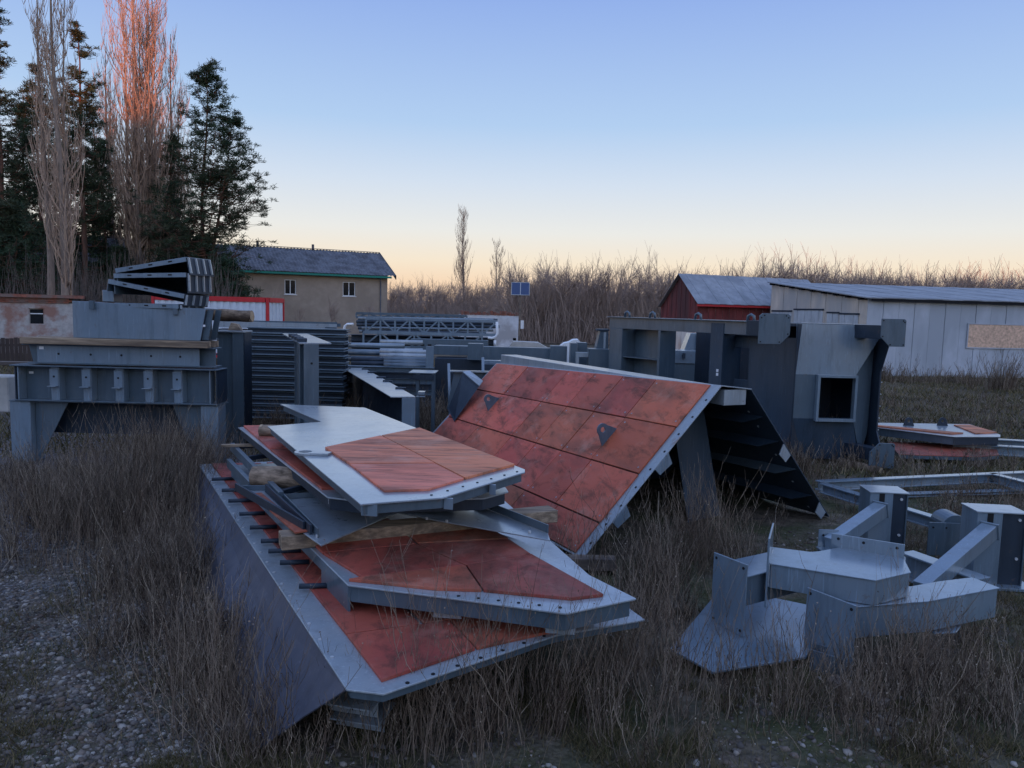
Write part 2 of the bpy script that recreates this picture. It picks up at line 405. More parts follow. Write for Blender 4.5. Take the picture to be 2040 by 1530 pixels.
def axis(a, b, fine_a, fine_b, fs):
    v = list(np.arange(fine_a, fine_b, fs)); s = fs; q = fine_b
    while q < b: v.append(q); s *= 1.22; q += s
    s = fs; q = fine_a; pre = []
    while q > a: s *= 1.22; q -= s; pre.append(q)
    return np.array(pre[::-1] + v)
gx = axis(-900, 900, -9, 10, .11); gy = axis(-900, 900, 2.5, 16, .11)
X, Y = np.meshgrid(gx, gy); Zg = gz(X, Y)
nx = len(gx); ny = len(gy)
Vg = np.stack([X, Y, Zg], -1).reshape(-1, 3)
i = np.arange(ny - 1)[:, None] * nx + np.arange(nx - 1)[None, :]
Fg = np.stack([i, i + 1, i + nx + 1, i + nx], -1).reshape(-1, 4)
g = mesh_np('ground', Vg, Fg, M['ground'], smooth=True); g['kind'] = 'structure'

# an unseen ridge added on the sunset side, behind the photographer, keeps the yard in shade
def ridge():
    xs = np.linspace(-420, 420, 400); prof = []
    n = []
    for k, x in enumerate(xs):
        top = 14.2 + 1.0 * math.sin(x * .045) + .7 * math.sin(x * .13 + 1) + .5 * math.sin(x * .31 + 2)
        top += 8.6 * min(1, max(0, (-x - 2) / 16)) + 3.0 * math.exp(-((x + 41.5) / 4.0) ** 2) + 3.5 * math.exp(-((x + 33) / 4.5) ** 2)  # rise and humps shaped to keep chosen poplars out of the sun
        for (yy, zz) in ((-40, -.3), (-62, top * .45), (-88, top), (-105, top * .97), (-190, -.3)): n.append((x, yy, zz))
    f = []
    for k in range(len(xs) - 1):
        for j in range(4): a = k * 5 + j; f.append((a, a + 1, a + 6, a + 5))
    o = mesh_np('shade_ridge', n, f, M['ground'], smooth=True); o['kind'] = 'structure'
ridge()

# ------------------------------------------------------------------ buildings
def window_part(root, fr, x0, x1, z0, z1, panes=2, fm='white', fw=.07):
    """fr.y points into the wall; the wall face is y = 0"""
    f = MB()
    f.fb(fr, x0, x1, -.04, .05, z0, z0 + fw); f.fb(fr, x0, x1, -.04, .05, z1 - fw, z1)
    step = (x1 - x0) / panes
    for k in range(panes + 1):
        c = min(max(x0 + k * step, x0 + fw / 2), x1 - fw / 2); f.fb(fr, c - fw / 2, c + fw / 2, -.038, .048, z0 + fw, z1 - fw)
    w_ = obj('window', f, M[fm], root)
    for k in range(panes):
        obj('pane', MB().fb(fr, x0 + k * step + fw / 2 + .002, x0 + (k + 1) * step - fw / 2 - .002, .0, .02, z0 + fw, z1 - fw), M['glass'], w_)
    return w_

def house():
    A = D(430, 560, 64); B = D(772, 560, 71); A[2] = B[2] = 0
    d = nrm(B - A); A = A - d * 16
    Ln = np.linalg.norm(B - A); fr = Fr(A, d, np.cross(V3(0, 0, 1), d)); dep = 9.0; hz = 5.75; rz = 8.0
    t = thing('house', 'two-storey house with grey corrugated roof and teal gutter beyond the yard', 'house', A)
    def px(p):   # distance along the front under photo column
        q = ray(p, 570); s = (q[0] * A[1] - q[1] * A[0]) / (d[0] * q[1] - d[1] * q[0]); return s
    wins = [(px(567), px(590)), (px(683), px(708))]; wz0, wz1 = 3.65, 4.95
    mb = MB(); xs = [0]
    for a, b in wins: xs += [a, b]
    xs.append(Ln)
    for k in range(len(xs) - 1):
        if k % 2 == 0: mb.fb(fr, xs[k], xs[k + 1], 0, .3, -.1, hz)
        else: mb.fb(fr, xs[k], xs[k + 1], 0, .3, -.1, wz0); mb.fb(fr, xs[k], xs[k + 1], 0, .3, wz1, hz)
    obj('wall', mb, M['render'], t)
    gb = MB(); gb.prism([fr.p(Ln - .3, .301, -.1), fr.p(Ln - .3, dep, -.1), fr.p(Ln - .3, dep, hz), fr.p(Ln - .3, dep / 2, rz - .15), fr.p(Ln - .3, .301, hz)], fr.x * .298)
    gb.prism([fr.p(0, .301, -.1), fr.p(0, dep, -.1), fr.p(0, dep, hz), fr.p(0, dep / 2, rz - .15), fr.p(0, .301, hz)], fr.x * .298)
    obj('gable', gb, M['render'], t)
    obj('rear_wall', MB().fb(fr, .3, Ln - .3, dep - .3, dep - .002, -.1, hz), M['render'], t)
    for a, b in wins:
        f2 = Fr(fr.p(0, .12, 0), fr.x, fr.y); window_part(t, f2, a, b, wz0, wz1)
        obj('window_sill', MB().fb(fr, a - .08, b + .08, -.07, .1, wz0 - .06, wz0 - .002), M['white'], t)
    # corrugated sheets, each a part
    nsh = 26; swd = (Ln + .6) / nsh
    for side in (0, 1):
        for k in range(nsh):
            v = []; f = []; nw = 8
            off = rnd.uniform(-.03, .05)
            for i in range(nw + 1):
                x = -.0 + k * swd + i * swd / nw * 1.0; h = .035 * math.cos(i * PI) + .02 * (k % 2)
                for (yy, zz) in (((-.55 - off), hz - .12), (dep / 2, rz)) if side == 0 else ((dep / 2, rz + .001), (dep + .5, hz - .12)):
                    v += [fr.p(x, yy, zz + h), fr.p(x, yy, zz + h - .012)]
            for i in range(nw):
                a = i * 4; b = a + 4; f += [(a, b, b + 2, a + 2), (a + 1, a + 3, b + 3, b + 1), (a, a + 1, b + 1, b)]
            mb = MB(); mb.add(v, f); obj('roof_sheet', mb, M['asbestos'], t)
    obj('ridge_cap', MB().fb(fr, 0, Ln + .6, dep / 2 - .15, dep / 2 + .15, rz + .06, rz + .1), M['asbestos'], t)
    obj('gutter', MB().fb(fr, 0, Ln + .2, -.62, -.50, hz - .36, hz - .18), M['green'], t)
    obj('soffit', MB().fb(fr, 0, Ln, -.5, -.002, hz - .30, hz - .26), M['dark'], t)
    vb = MB(); vb.prism([fr.p(Ln + .6, -.6, hz - .45), fr.p(Ln + .6, dep / 2, rz - .2), fr.p(Ln + .6, dep / 2, rz + .1), fr.p(Ln + .6, -.6, hz - .08)], fr.x * .06)
    vb.prism([fr.p(Ln + .6, dep / 2, rz - .2), fr.p(Ln + .6, dep + .5, hz - .45), fr.p(Ln + .6, dep + .5, hz - .08), fr.p(Ln + .6, dep / 2, rz + .1)], fr.x * .06)
    obj('verge_board', vb, M['steel_dark'], t)
    for p in (532, 648):
        s = px(p); obj('vent_pipe', MB().tube([fr.p(s, dep / 2 + .3, rz - .1), fr.p(s, dep / 2 + .3, rz + .5)], .12, 8), M['asbestos'], t)
    obj('downpipe', MB().tube([fr.p(Ln - .7, -.12, .1), fr.p(Ln - .7, -.12, hz - .3)], .06, 6), M['asbestos'], t)
house()

def brickhut():
    A = D(-150, 640, 36); B = D(150, 640, 39); A[2] = B[2] = 0; d = nrm(B - A); fr = Fr(A, d, np.cross(V3(0, 0, 1), d)); Ln = np.linalg.norm(B - A)
    t = thing('low_building', 'low peeling brick outbuilding with small dark window at left edge', 'building', A)
    sx_ = lambda p: (lambda q: (q[0] * A[1] - q[1] * A[0]) / (d[0] * q[1] - d[1] * q[0]))(ray(p, 620))
    a, b = sx_(57), sx_(88); hz = 2.55
    mb = MB(); z0, z1 = 1.45, 2.28
    mb.fb(fr, 0, a, 0, .3, -.1, hz); mb.fb(fr, b, Ln, 0, .3, -.1, hz); mb.fb(fr, a, b, 0, .3, -.1, z0); mb.fb(fr, a, b, 0, .3, z1, hz)
    obj('wall', mb, M['peel'], t)
    mb = MB(); mb.fb(fr, Ln - .3, Ln - .002, .301, 6, -.1, hz); mb.fb(fr, 0, .3, .301, 6, -.1, hz); mb.fb(fr, .302, Ln - .302, 5.7, 5.998, -.1, hz); obj('side_wall', mb, M['peel'], t)
    for k in range(int(Ln / .26)):      # brick cornice courses
        for r in range(3):
            o = obj('brick', MB().fb(fr, k * .26 + (r % 2) * .13, k * .26 + .25 + (r % 2) * .13, -.06 - .02 * r - rnd.uniform(0, .015), .25, hz + .002 + r * .085, hz + .08 + r * .085), M['brick'], t) if r < 3 and k > Ln / .26 - 29 else None
    mb = MB().fb(fr, 0, Ln + .1 - 29 * .26 - .1, -.06, .25, hz + .002, hz + .25); obj('cornice', mb, M['brick'], t)
    obj('roof', MB().fb(fr, -.2, Ln + .4, -.25, 6.3, hz + .26, hz + .42), M['brick'], t)
    window_part(t, Fr(fr.p(0, .12, 0), fr.x, fr.y), a, b, z0, z1, 1, 'peel', .05)
    obj('glazing_bar', MB().fb(fr, a + .06, b - .06, .08, .11, 1.98, 2.03), M['white'], t)
    # brown board fence in front
    f = thing('board_fence', 'dark brown board fence below the peeling outbuilding', 'fence', D(-60, 690, 30) * V3(1, 1, 0))
    A2 = D(-60, 690, 30); B2 = D(160, 690, 32); A2[2] = B2[2] = 0; d2 = nrm(B2 - A2); f2 = Fr(A2, d2, np.cross(V3(0, 0, 1), d2)); L2 = np.linalg.norm(B2 - A2); n = 26
    for k in range(n):
        obj('board', MB().fb(f2, k * L2 / n, (k + .95) * L2 / n, rnd.uniform(-.01, .01), .04, 0, 1.15 + rnd.uniform(-.04, .03)), M['brownfence'], f)
    obj('rail', MB().fb(f2, 0, L2, .045, .09, .8, .9), M['brownfence'], f)
brickhut()

def container():
    A = D(300, 620, 33.5); B = D(536, 620, 33.5); C = D(566, 620, 35.9)
    for q in (A, B, C): q[2] = 0
    d = nrm(B - A); fr = Fr(A, d, np.cross(V3(0, 0, 1), d)); Ln = np.linalg.norm(B - A); W = 2.4; z0, z1 = .35, 3.05
    t = thing('site_container', 'white site container with red frame behind the steel stacks', 'container', A)
    f = MB()
    for x in (0, Ln - .18):
        for y in (0, W - .18): f.fb(fr, x + .03, x + .15, y + .03, y + .15, z0, z1)
    for z in (z0 + .001, z1 - .2):
        for y in (0.004, W - .164): f.fb(fr, .181, Ln - .181, y, y + .16, z, z + .199)
        for x in (0.004, Ln - .164): f.fb(fr, x, x + .16, .181, W - .181, z, z + .199)
    obj('frame', f, M['redpaint'], t)
    n = 34
    for side, (len_, mk) in enumerate(((Ln, lambda a, b: (a, b, .05, .08)), (W, None))):
        mb = MB()
        if side == 0:
            for k in range(n):
                a = .18 + (Ln - .36) * k / n; b = .18 + (Ln - .36) * (k + 1) / n; o_ = .035 * (k % 2)
                mb.fb(fr, a, b, .04 + o_, .1, z0 + .2, z1 - .2)
            obj('side_panel', mb, M['container'], t)
        else:
            for k in range(8):
                a = .18 + (W - .36) * k / 8; b = .18 + (W - .36) * (k + 1) / 8; o_ = .035 * (k % 2)
                mb.fb(fr, Ln - .1, Ln - .04 - o_, a, b, z0 + .2, z1 - .2)
            obj('end_panel', mb, M['container'], t)
    obj('roof', MB().fb(fr, .1, Ln - .1, .1, W - .1, z1 - .05, z1 + .01), M['redpaint'], t)
    obj('rear_panel', MB().fb(fr, .18, Ln - .18, W - .1, W - .05, z0 + .2, z1 - .2), M['container'], t)
container()

def ruin():
    A = D(918, 650, 54); B = D(1034, 650, 54.5); A[2] = B[2] = 0; d = nrm(B - A); fr = Fr(A, d, np.cross(V3(0, 0, 1), d)); Ln = np.linalg.norm(B - A)
    t = thing('ruined_hut', 'roofless whitewashed hut with broken red brick top beside the pole', 'hut', A); hz = 2.35
    mb = MB(); a, b = Ln * .90, Ln * .96
    mb.fb(fr, 0, a, 0, .3, -.1, hz); mb.fb(fr, b, Ln, 0, .3, -.1, hz); mb.fb(fr, a, b, 0, .3, .75, hz); mb.fb(fr, a, b, 0, .3, -.1, .15)
    obj('wall', mb, M['limewash'], t)
    mb = MB(); mb.fb(fr, 0, .3, .301, 4, -.1, hz); mb.fb(fr, Ln - .3, Ln - .002, .301, 4, -.1, hz); mb.fb(fr, .302, Ln - .302, 3.7, 3.998, -.1, hz); obj('side_wall', mb, M['limewash'], t)
    obj('opening', MB().fb(fr, a, b, .25, .29, .15, .75), M['dark'], t)
    mb = MB(); x = -.05
    while x < Ln:
        wd = rnd.uniform(.12, .28); 
        for r in range(rnd.choice((2, 3, 3, 4))): mb.fb(fr, x + rnd.uniform(0, .05), x + wd - .01, -.03 + rnd.uniform(-.04, .04), .29, hz + .001 + r * .08, hz + .072 + r * .08)
        x += wd
    obj('loose_brick', mb, M['brick'], t, kind='stuff')
    q = thing('solar_mast', 'blue solar panel on a thin pole by the white hut', 'solar panel', D(1035, 650, 50) * V3(1, 1, 0))
    P = D(1035, 650, 50); P[2] = 0
    obj('pole', MB().tube([P, P + V3(0, 0, 3.9)], [.09, .06], 8), M['timber_old'], q)
    fr2 = Fr(P + V3(0, -.25, 0), (1, .02, 0), (0, .8, .55), (0, -.35, .95))
    fr2 = Fr(P + V3(0, -.15, 3.78), (1, .02, 0)); 
    tilt = Fr(fr2.o, fr2.x, nrm(V3(0, 1, .0)), None); tz = nrm(V3(0, .3, 1)); tf = Fr(fr2.o, (1, .02, 0), np.cross(tz, V3(1, .02, 0)), tz)
    for s in (-1, 1):
        x0 = -.57 if s < 0 else .02
        pn = obj('solar_module', MB().fb(tf, x0, x0 + .55, 0, .04, 0, .82), M['solar'], q)
    mb = MB(); mb.fb(tf, -.02, .02, -.01, .05, .0, .82); mb.fb(tf, -.6, .6, -.01, .05, .822, .85); mb.fb(tf, -.6, .6, -.01, .05, -.03, -.002); mb.fb(tf, -.6, -.572, -.008, .048, 0, .82); mb.fb(tf, .572, .6, -.008, .048, 0, .82)
    obj('frame', mb, M['zinc'], q)
    obj('junction_box', MB().fb(Fr(P, (1, 0, 0)), .07, .28, -.1, .1, 1.55, 2.1), M['white'], q)
ruin()

def barn():
    K = D(1390, 640, 44); K[2] = 0; E_ = D(1560, 640, 46.5); E_[2] = 0; d = nrm(E_ - K); fr = Fr(K, d, np.cross(V3(0, 0, 1), d)); Ln = 10
    dep = 7.0; hz = 3.5; rz = 5.15
    # the gable end runs away to the left
    t = thing('red_barn', 'rusty red sheet-metal barn with pale blue tin roof', 'barn', K)
    ed = nrm(D(1317, 640, 49.5) * V3(1, 1, 0) - K); W = np.linalg.norm(D(1317, 640, 49.5) * V3(1, 1, 0) - K)
    P = lambda a, b, c: K + d * a + ed * b + V3(0, 0, c)
    n = 40; mb = None
    for k in range(n):
        mb = MB(); a = Ln * k / n; b = Ln * (k + 1) / n - .015; o_ = V3(d[1], -d[0], 0) * (.02 * (k % 2))
        mb.prism([P(a, 0, -.1) + o_, P(b, 0, -.1) + o_, P(b, 0, hz) + o_, P(a, 0, hz) + o_], ed * .04); obj('wall_sheet', mb, M['rustwall'], t)
    def rf(b):
        u = b / W; return hz + (rz - hz) * (1 - abs(u - .5) * 2) if False else (hz + (rz - hz) * (u / .45) if u < .45 else rz - (rz - hz + .3) * ((u - .45) / .55) ** 1.6)
    n = 16
    for k in range(n):
        a = W * k / n; b = W * (k + 1) / n - .012; nn = nrm(V3(-ed[1], ed[0], 0)) * (-1)
        o_ = -d * (.02 * (k % 2) + .01)
        mb = MB().prism([P(0, a, -.1) + o_, P(0, b, -.1) + o_, P(0, b, rf(b)) + o_, P(0, a, rf(a)) + o_], -d * .03); obj('gable_sheet', mb, M['rustwall'], t)
    n = 20
    for k in range(n):
        a = -.3 + (Ln + .3) * k / n; b = -.3 + (Ln + .3) * (k + 1) / n; z_ = .015 * (k % 2)
        obj('roof_sheet', MB().prism([P(a, -.45, hz - .12 + z_), P(b, -.45, hz - .12 + z_), P(b, W * .45, rz + .05 + z_), P(a, W * .45, rz + .05 + z_)], (0, 0, .03)), M['tin'], t)
    obj('rear_roof', MB().prism([P(-.3, W * .45, rz + .05), P(Ln, W * .45, rz + .05), P(Ln, W, hz - .3), P(-.3, W, hz - .3)], (0, 0, .03)), M['tin'], t)
    obj('fascia', MB().prism([P(-.3, -.4, hz - .25), P(Ln, -.4, hz - .25), P(Ln, -.4, hz - .12), P(-.3, -.4, hz - .12)], ed * .03), M['redpaint'], t)
    obj('doorway', MB().prism([P(.9, -.03, .0), P(2.1, -.03, .0), P(2.1, -.03, 2.35), P(.9, -.03, 2.35)], V3(d[1], -d[0], 0) * .02), M['dark'], t)
    f = thing('sheet_fence', 'white corrugated sheet fence in front of the red barn', 'fence', D(1316, 700, 30) * V3(1, 1, 0))
    A = D(1300, 700, 30); B = D(1400, 700, 30.3); A[2] = B[2] = 0; d2 = nrm(B - A); f2 = Fr(A, d2, np.cross(V3(0, 0, 1), d2)); L2 = np.linalg.norm(B - A)
    for k in range(18): obj('sheet', MB().fb(f2, k * L2 / 18, (k + .94) * L2 / 18, .02 * (k % 2), .05, .2, 2.2), M['whitefence'], f)
    obj('top_rail', MB().fb(f2, 0, L2, .055, .1, 2.05, 2.15), M['rustwall'], f)
barn()

def shed():
    K = D(1722, 700, 37.0); K[2] = 0; R_ = D(2400, 700, 39.5); R_[2] = 0; Lf = D(1530, 700, 45); Lf[2] = 0
    d = nrm(R_ - K); e = nrm(Lf - K); Ln = np.linalg.norm(R_ - K); W = np.linalg.norm(Lf - K); hz = 3.78; rz = 4.75
    P = lambda a, b, c: K + d * a + e * b + V3(0, 0, c)
    t = thing('metal_shed', 'long grey sheet-metal shed with a sloping roof and chipboard window', 'shed', K)
    sa = lambda p: (lambda q: (q[0] * K[1] - q[1] * K[0]) / (d[0] * q[1] - d[1] * q[0]))(ray(p, 660))
    w0 = sa(1928); w1 = sa(2090); n = int(Ln / .83); sw = Ln / n
    on = nrm(V3(d[1], -d[0], 0))
    for k in range(n):
        a = k * sw + .012; b = (k + 1) * sw - .012; o_ = on * (.02 * (k % 2) + rnd.uniform(0, .01))
        obj('wall_sheet', MB().prism([P(a, 0, -.1) + o_, P(b, 0, -.1) + o_, P(b, 0, hz) + o_, P(a, 0, hz) + o_], e * .05), M['shedwall'], t)
    obj('boarded_window', MB().prism([P(w0, 0, 1.48) + on * .05, P(w1, 0, 1.48) + on * .05, P(w1, 0, 2.62) + on * .05, P(w0, 0, 2.62) + on * .05], e * .02), M['osb'], t)
    mb = MB()
    for (z0, z1) in ((1.42, 1.479), (2.621, 2.68)): mb.prism([P(w0 - .06, 0, z0) + on * .07, P(w1, 0, z0) + on * .07, P(w1, 0, z1) + on * .07, P(w0 - .06, 0, z1) + on * .07], e * .04)
    mb.prism([P(w0 - .06, 0, 1.48) + on * .07, P(w0 - .002, 0, 1.48) + on * .07, P(w0 - .002, 0, 2.62) + on * .07, P(w0 - .06, 0, 2.62) + on * .07], e * .04)
    obj('window_trim', mb, M['shedwall'], t)
    on2 = -nrm(V3(e[1], -e[0], 0));
    if np.dot(on2, -K) < 0: on2 = -on2
    top = lambda b: hz + (rz - hz) * b / W
    sb = lambda p: (lambda q: (q[0] * K[1] - q[1] * K[0]) / (e[0] * q[1] - e[1] * q[0]))(ray(p, 620))
    n = 13; gw = W / n
    for k in range(n):
        a = k * gw + .01; b = (k + 1) * gw - .01; o_ = on2 * .015 * (k % 2)
        obj('end_sheet', MB().prism([P(0.0, a, -.1) + o_, P(0, b, -.1) + o_, P(0, b, top(b) - .12) + o_, P(0, a, top(a) - .12) + o_], -on2 * .04), M['shedend'], t)
    for (p0, p1, z1, mt) in ((1712, 1676, 2.95, 'sheddoor'), (1672, 1650, 3.0, 'sheddoor'), (1641, 1584, 3.15, 'sheddoor'), (1578, 1540, 3.05, 'sheddoor')):
        a, b = sb(p0), sb(p1); nn = max(2, int(abs(b - a) / .3)); dr = None
        for k in range(nn):
            c0 = a + (b - a) * k / nn + .008; c1 = a + (b - a) * (k + 1) / nn - .008; o_ = on2 * (.05 + .012 * (k % 2))
            q = MB().prism([P(0, c0, .05) + o_, P(0, c1, .05) + o_, P(0, c1, z1) + o_, P(0, c0, z1) + o_], -on2 * .03)
            if dr is None: dr = obj('door', q, M[mt], t)
            else: obj('door_board', q, M[mt], dr)
        q = MB().prism([P(0, a - .05, z1 + .003) + on2 * .08, P(0, b + .05, z1 + .003) + on2 * .08, P(0, b + .05, z1 + .09) + on2 * .08, P(0, a - .05, z1 + .09) + on2 * .08], -on2 * .06); obj('door_head', q, M['steel_dark'], dr)
    for k in range(9):    # rafter ends under the end eave
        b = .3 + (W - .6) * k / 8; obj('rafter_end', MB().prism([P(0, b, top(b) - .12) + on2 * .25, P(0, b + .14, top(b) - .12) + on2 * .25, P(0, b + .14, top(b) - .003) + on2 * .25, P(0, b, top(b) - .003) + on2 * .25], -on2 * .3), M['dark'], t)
    n = int(Ln / 1.0)
    for k in range(n):
        a = -.3 + (Ln + .3) * k / n; b = -.3 + (Ln + .3) * (k + 1) / n; z_ = .012 * (k % 2)
        obj('roof_sheet', MB().prism([P(a, -.3, hz - .02 + z_), P(b, -.3, hz - .02 + z_), P(b, W, rz + z_), P(a, W, rz + z_)], (0, 0, .05)), M['tin'], t)
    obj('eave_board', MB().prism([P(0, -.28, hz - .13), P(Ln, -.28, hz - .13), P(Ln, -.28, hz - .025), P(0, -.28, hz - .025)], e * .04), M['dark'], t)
    obj('rear_wall', MB().prism([P(0, W, -.1), P(Ln, W, -.1), P(Ln, W, rz - .06), P(0, W, rz - .06)], -e * .05), M['shedend'], t)
shed()

# ------------------------------------------------------------------ trees
def bark_tube(parts, pts, r):
    parts.append(tubes_np(np.array([pts]), np.array([r]), 6))

def pine(name_loc, hgt, rad, seed, crown0, label, lean=(0, 0), dens=1.0, forks=None):
    r = np.random.default_rng(seed); x0, y0 = name_loc
    t = thing('pine_tree', label, 'tree', (x0, y0, 0), 'pines standing among the bare poplars')
    k = 9; hh = np.linspace(0, hgt, k)
    trunk = np.stack([lean[0] * (hh / hgt) ** 1.5 + .12 * np.sin(hh * .5 + seed), lean[1] * (hh / hgt) ** 1.5 + .1 * np.cos(hh * .4), hh], -1)
    R = .21 * (1 - hh / hgt * .93) * (hgt / 18)
    stems = [(trunk, R)]
    if forks:
        f0, dx, top = forks; a = f0 * hgt; z2 = np.linspace(a, top * hgt, k); u = (z2 - a) / (top * hgt - a)
        stems.append((np.stack([np.interp(a, hh, trunk[:, 0]) + dx * u ** .7, .2 * u, z2], -1), R * .8 * (1 - u * .6)))
    tr = merge([tubes_np(np.array([s]), np.array([q]), 8) for s, q in stems])
    mesh_np('trunk', tr[0], tr[1], M['pine_bark'], t, True)
    BP = []; BR = []; CL = []
    for s, q in stems:
        top = s[-1, 2]; n = int(58 * dens)
        for b in range(n):
            u = r.random() ** .9; z = crown0 * hgt + (top - crown0 * hgt) * u
            if z < s[0, 2]: continue
            bx = np.interp(z, s[:, 2], s[:, 0]); by = np.interp(z, s[:, 2], s[:, 1])
            uu = (z - crown0 * hgt) / (top - crown0 * hgt)
            ln = rad * (1.04 - uu) ** .75 * r.uniform(.45, 1.1) * (.65 + .35 * min(1, uu * 4)); an = r.uniform(0, 2 * PI)
            up = .15 + .5 * uu; s1 = np.linspace(0, 1, 5)
            dirv = np.array([math.cos(an), math.sin(an)])
            P = np.stack([bx + dirv[0] * ln * s1, by + dirv[1] * ln * s1, z + ln * (up * s1 - .18 * np.sin(s1 * PI)) + .25 * ln * s1 ** 2], -1)
            P[:, :2] += r.normal(0, .03 * ln, (5, 2)); BP.append(P); BR.append(np.linspace(.055, .012, 5) * (.5 + ln / rad))
            for c in range(int(3 + ln * 3.6)):
                q_ = r.uniform(.38, 1.03); p = np.array([np.interp(q_, s1, P[:, i]) for i in range(3)]); side = r.normal(0, .20 * ln + .05, 3) * np.array([1, 1, .5])
                if q_ < .97: BP.append(np.linspace(p - side * .0, p + side, 5)); BR.append(np.linspace(.016, .008, 5))
                CL.append(p + side)
    v, f = tubes_np(np.array(BP), np.array(BR), 3); mesh_np('branch_work', v, f, M['pine_bark'], t)
    C = np.array(CL); nb = 26; n = len(C)
    dirs = r.normal(0, 1, (n, nb, 3)); dirs[..., 2] = np.abs(dirs[..., 2]) * .8 - .1; dirs /= np.linalg.norm(dirs, axis=2, keepdims=True)
    ln = r.uniform(.14, .34, (n, nb, 1)); off = r.normal(0, .115, (n, nb, 3)) * np.array([1, 1, .6]); b0 = C[:, None] + off; b1 = b0 + dirs * ln
    sd_ = np.cross(dirs, r.normal(0, 1, (n, nb, 3))); sd_ /= np.linalg.norm(sd_, axis=2, keepdims=True) + 1e-6; wd = .042
    Vv = np.stack([b0 - sd_ * wd * .5, b0 + sd_ * wd * .5, b1 + sd_ * wd * .3, b1 - sd_ * wd * .3], 2).reshape(-1, 3)
    Ff = np.arange(len(Vv)).reshape(-1, 4); mesh_np('crown', Vv, Ff, M['needle'], t)
    return t

def poplar(loc, hgt, rad, seed, label, stems=1, base=0.06, dens=1.0, group='bare poplars'):
    r = np.random.default_rng(seed); t = thing('poplar_tree', label, 'tree', (loc[0], loc[1], 0), group)
    ST = []
    for s in range(stems):
        an = r.uniform(0, 2 * PI); rr = 0 if s == 0 else rad * r.uniform(.25, .55); h = hgt * (1 if s == 0 else r.uniform(.78, .96))
        u = np.linspace(0, 1, 9); ST.append((np.stack([math.cos(an) * rr * np.minimum(1, u * 3.5) + .15 * np.sin(u * 6 + s), math.sin(an) * rr * np.minimum(1, u * 3.5), u * h], -1), np.linspace(.30 if s == 0 else .15, .02, 9) * hgt / 26))
    q = merge([tubes_np(np.array([a]), np.array([b]), 8) for a, b in ST]); mesh_np('trunk', q[0], q[1], M['poplar_bark'], t, True)
    P1 = []; R1 = []; P2 = []; R2 = []
    for a, b in ST:
        h = a[-1, 2]
        for k in range(int(95 * dens / (1 + .35 * (stems - 1)))):
            u = r.uniform(base, .93); z = u * h; bx = np.interp(z, a[:, 2], a[:, 0]); by = np.interp(z, a[:, 2], a[:, 1])
            ln = hgt * r.uniform(.10, .24) * (1.1 - u * .75); an = r.uniform(0, 2 * PI); sp = rad * r.uniform(.35, 1.0) * (1 - .55 * u) * (.4 + .6 * min(1, u * 4))
            s1 = np.linspace(0, 1, 6); rad_ = sp * (1 - (1 - s1) ** 2.2)
            P = np.stack([bx + math.cos(an) * rad_, by + math.sin(an) * rad_, z + ln * s1], -1); P[1:, :2] += r.normal(0, .05, (5, 2)); P1.append(P); R1.append(np.linspace(.075, .014, 6) * (1.15 - u) * hgt / 26)
            for c in range(13):
                w_ = r.uniform(.12, 1); p = np.array([np.interp(w_, s1, P[:, i]) for i in range(3)]); l2 = ln * r.uniform(.18, .5); a2 = r.uniform(0, 2 * PI); s2 = np.linspace(0, 1, 4); sp2 = l2 * r.uniform(.12, .35)
                P2.append(np.stack([p[0] + math.cos(a2) * sp2 * (1 - (1 - s2) ** 2), p[1] + math.sin(a2) * sp2 * (1 - (1 - s2) ** 2), p[2] + l2 * s2], -1)); R2.append(np.linspace(.016, .006, 4) * (hgt / 26) ** .3)
    v = merge([tubes_np(np.array(P1), np.array(R1), 4), tubes_np(np.array(P2), np.array(R2), 3)])
    mesh_np('crown', v[0], v[1], M['poplar_twig'], t)
    return t

poplar((XY(128, 40), 40), 21.0, 1.45, 3, 'tall bare poplar standing at left before the first pines', 2, .12, .62)
poplar((XY(100, 41), 41), 19.2, 1.1, 13, 'slender bare poplar with leaning top just behind the leftmost poplar', 1, .25, .5)
poplar((XY(283, 60), 60), 31, 3.0, 5, 'tallest bare poplar glowing orange at its top in last sun', 5, dens=1.5)
poplar((XY(352, 64), 64), 24.5, 1.9, 7, 'bare poplar with pink lit top between tallest poplar and right pine', 2)
poplar((XY(226, 66), 66), 24, 1.9, 9, 'bare poplar with pink lit top left of the tallest poplar', 2)
poplar((XY(310, 61), 61), 27, 2.2, 14, 'bare poplar leaning out right of the tallest one, its upper half lit orange', 3, dens=1.1)
poplar((XY(330, 70), 70), 22, 2.2, 10, 'short greyish poplar behind the lit poplars', 3)
PN = [((XY(12, 54), 54), 24, 3.3, 21, .25, 'pine cut by the left edge of the picture'),
      ((XY(88, 60), 60), 20.5, 2.9, 22, .30, 'slim pine second from the left edge'),
      ((XY(172, 56), 56), 22.5, 3.0, 23, .22, 'tall dark pine between the two leftmost poplars'),
      ((XY(215, 62), 62), 15.5, 2.6, 24, .12, 'short dark pine left of the tallest poplar'),
      ((XY(345, 60), 60), 15.5, 2.5, 25, .15, 'dark pine behind the tallest poplar'),
      ((XY(40, 66), 66), 14.5, 3.0, 26, .1, 'low dense pine low at the left edge')]
PN += [((XY(60, 62), 62), 19.5, 3.0, 61, .12, 'full dark pine between the left edge and the slim pine'), ((XY(135, 64), 64), 21, 2.9, 62, .12, 'dark pine directly behind the leftmost poplar'),
       ((XY(195, 66), 66), 19, 2.9, 63, .10, 'dark pine behind the pink-lit poplar on the left'), ((XY(300, 66), 66), 13.5, 3.0, 64, .08, 'dark pine low behind the tallest poplar')]
for a in PN: pine(*a, dens=1.55)
pine((XY(405, 56), 56), 19.6, 4.6, 31, .16, 'broad forked pine at the right end of the tree group', dens=1.5, lean=(.5, 0), forks=(.25, 2.2, .84))
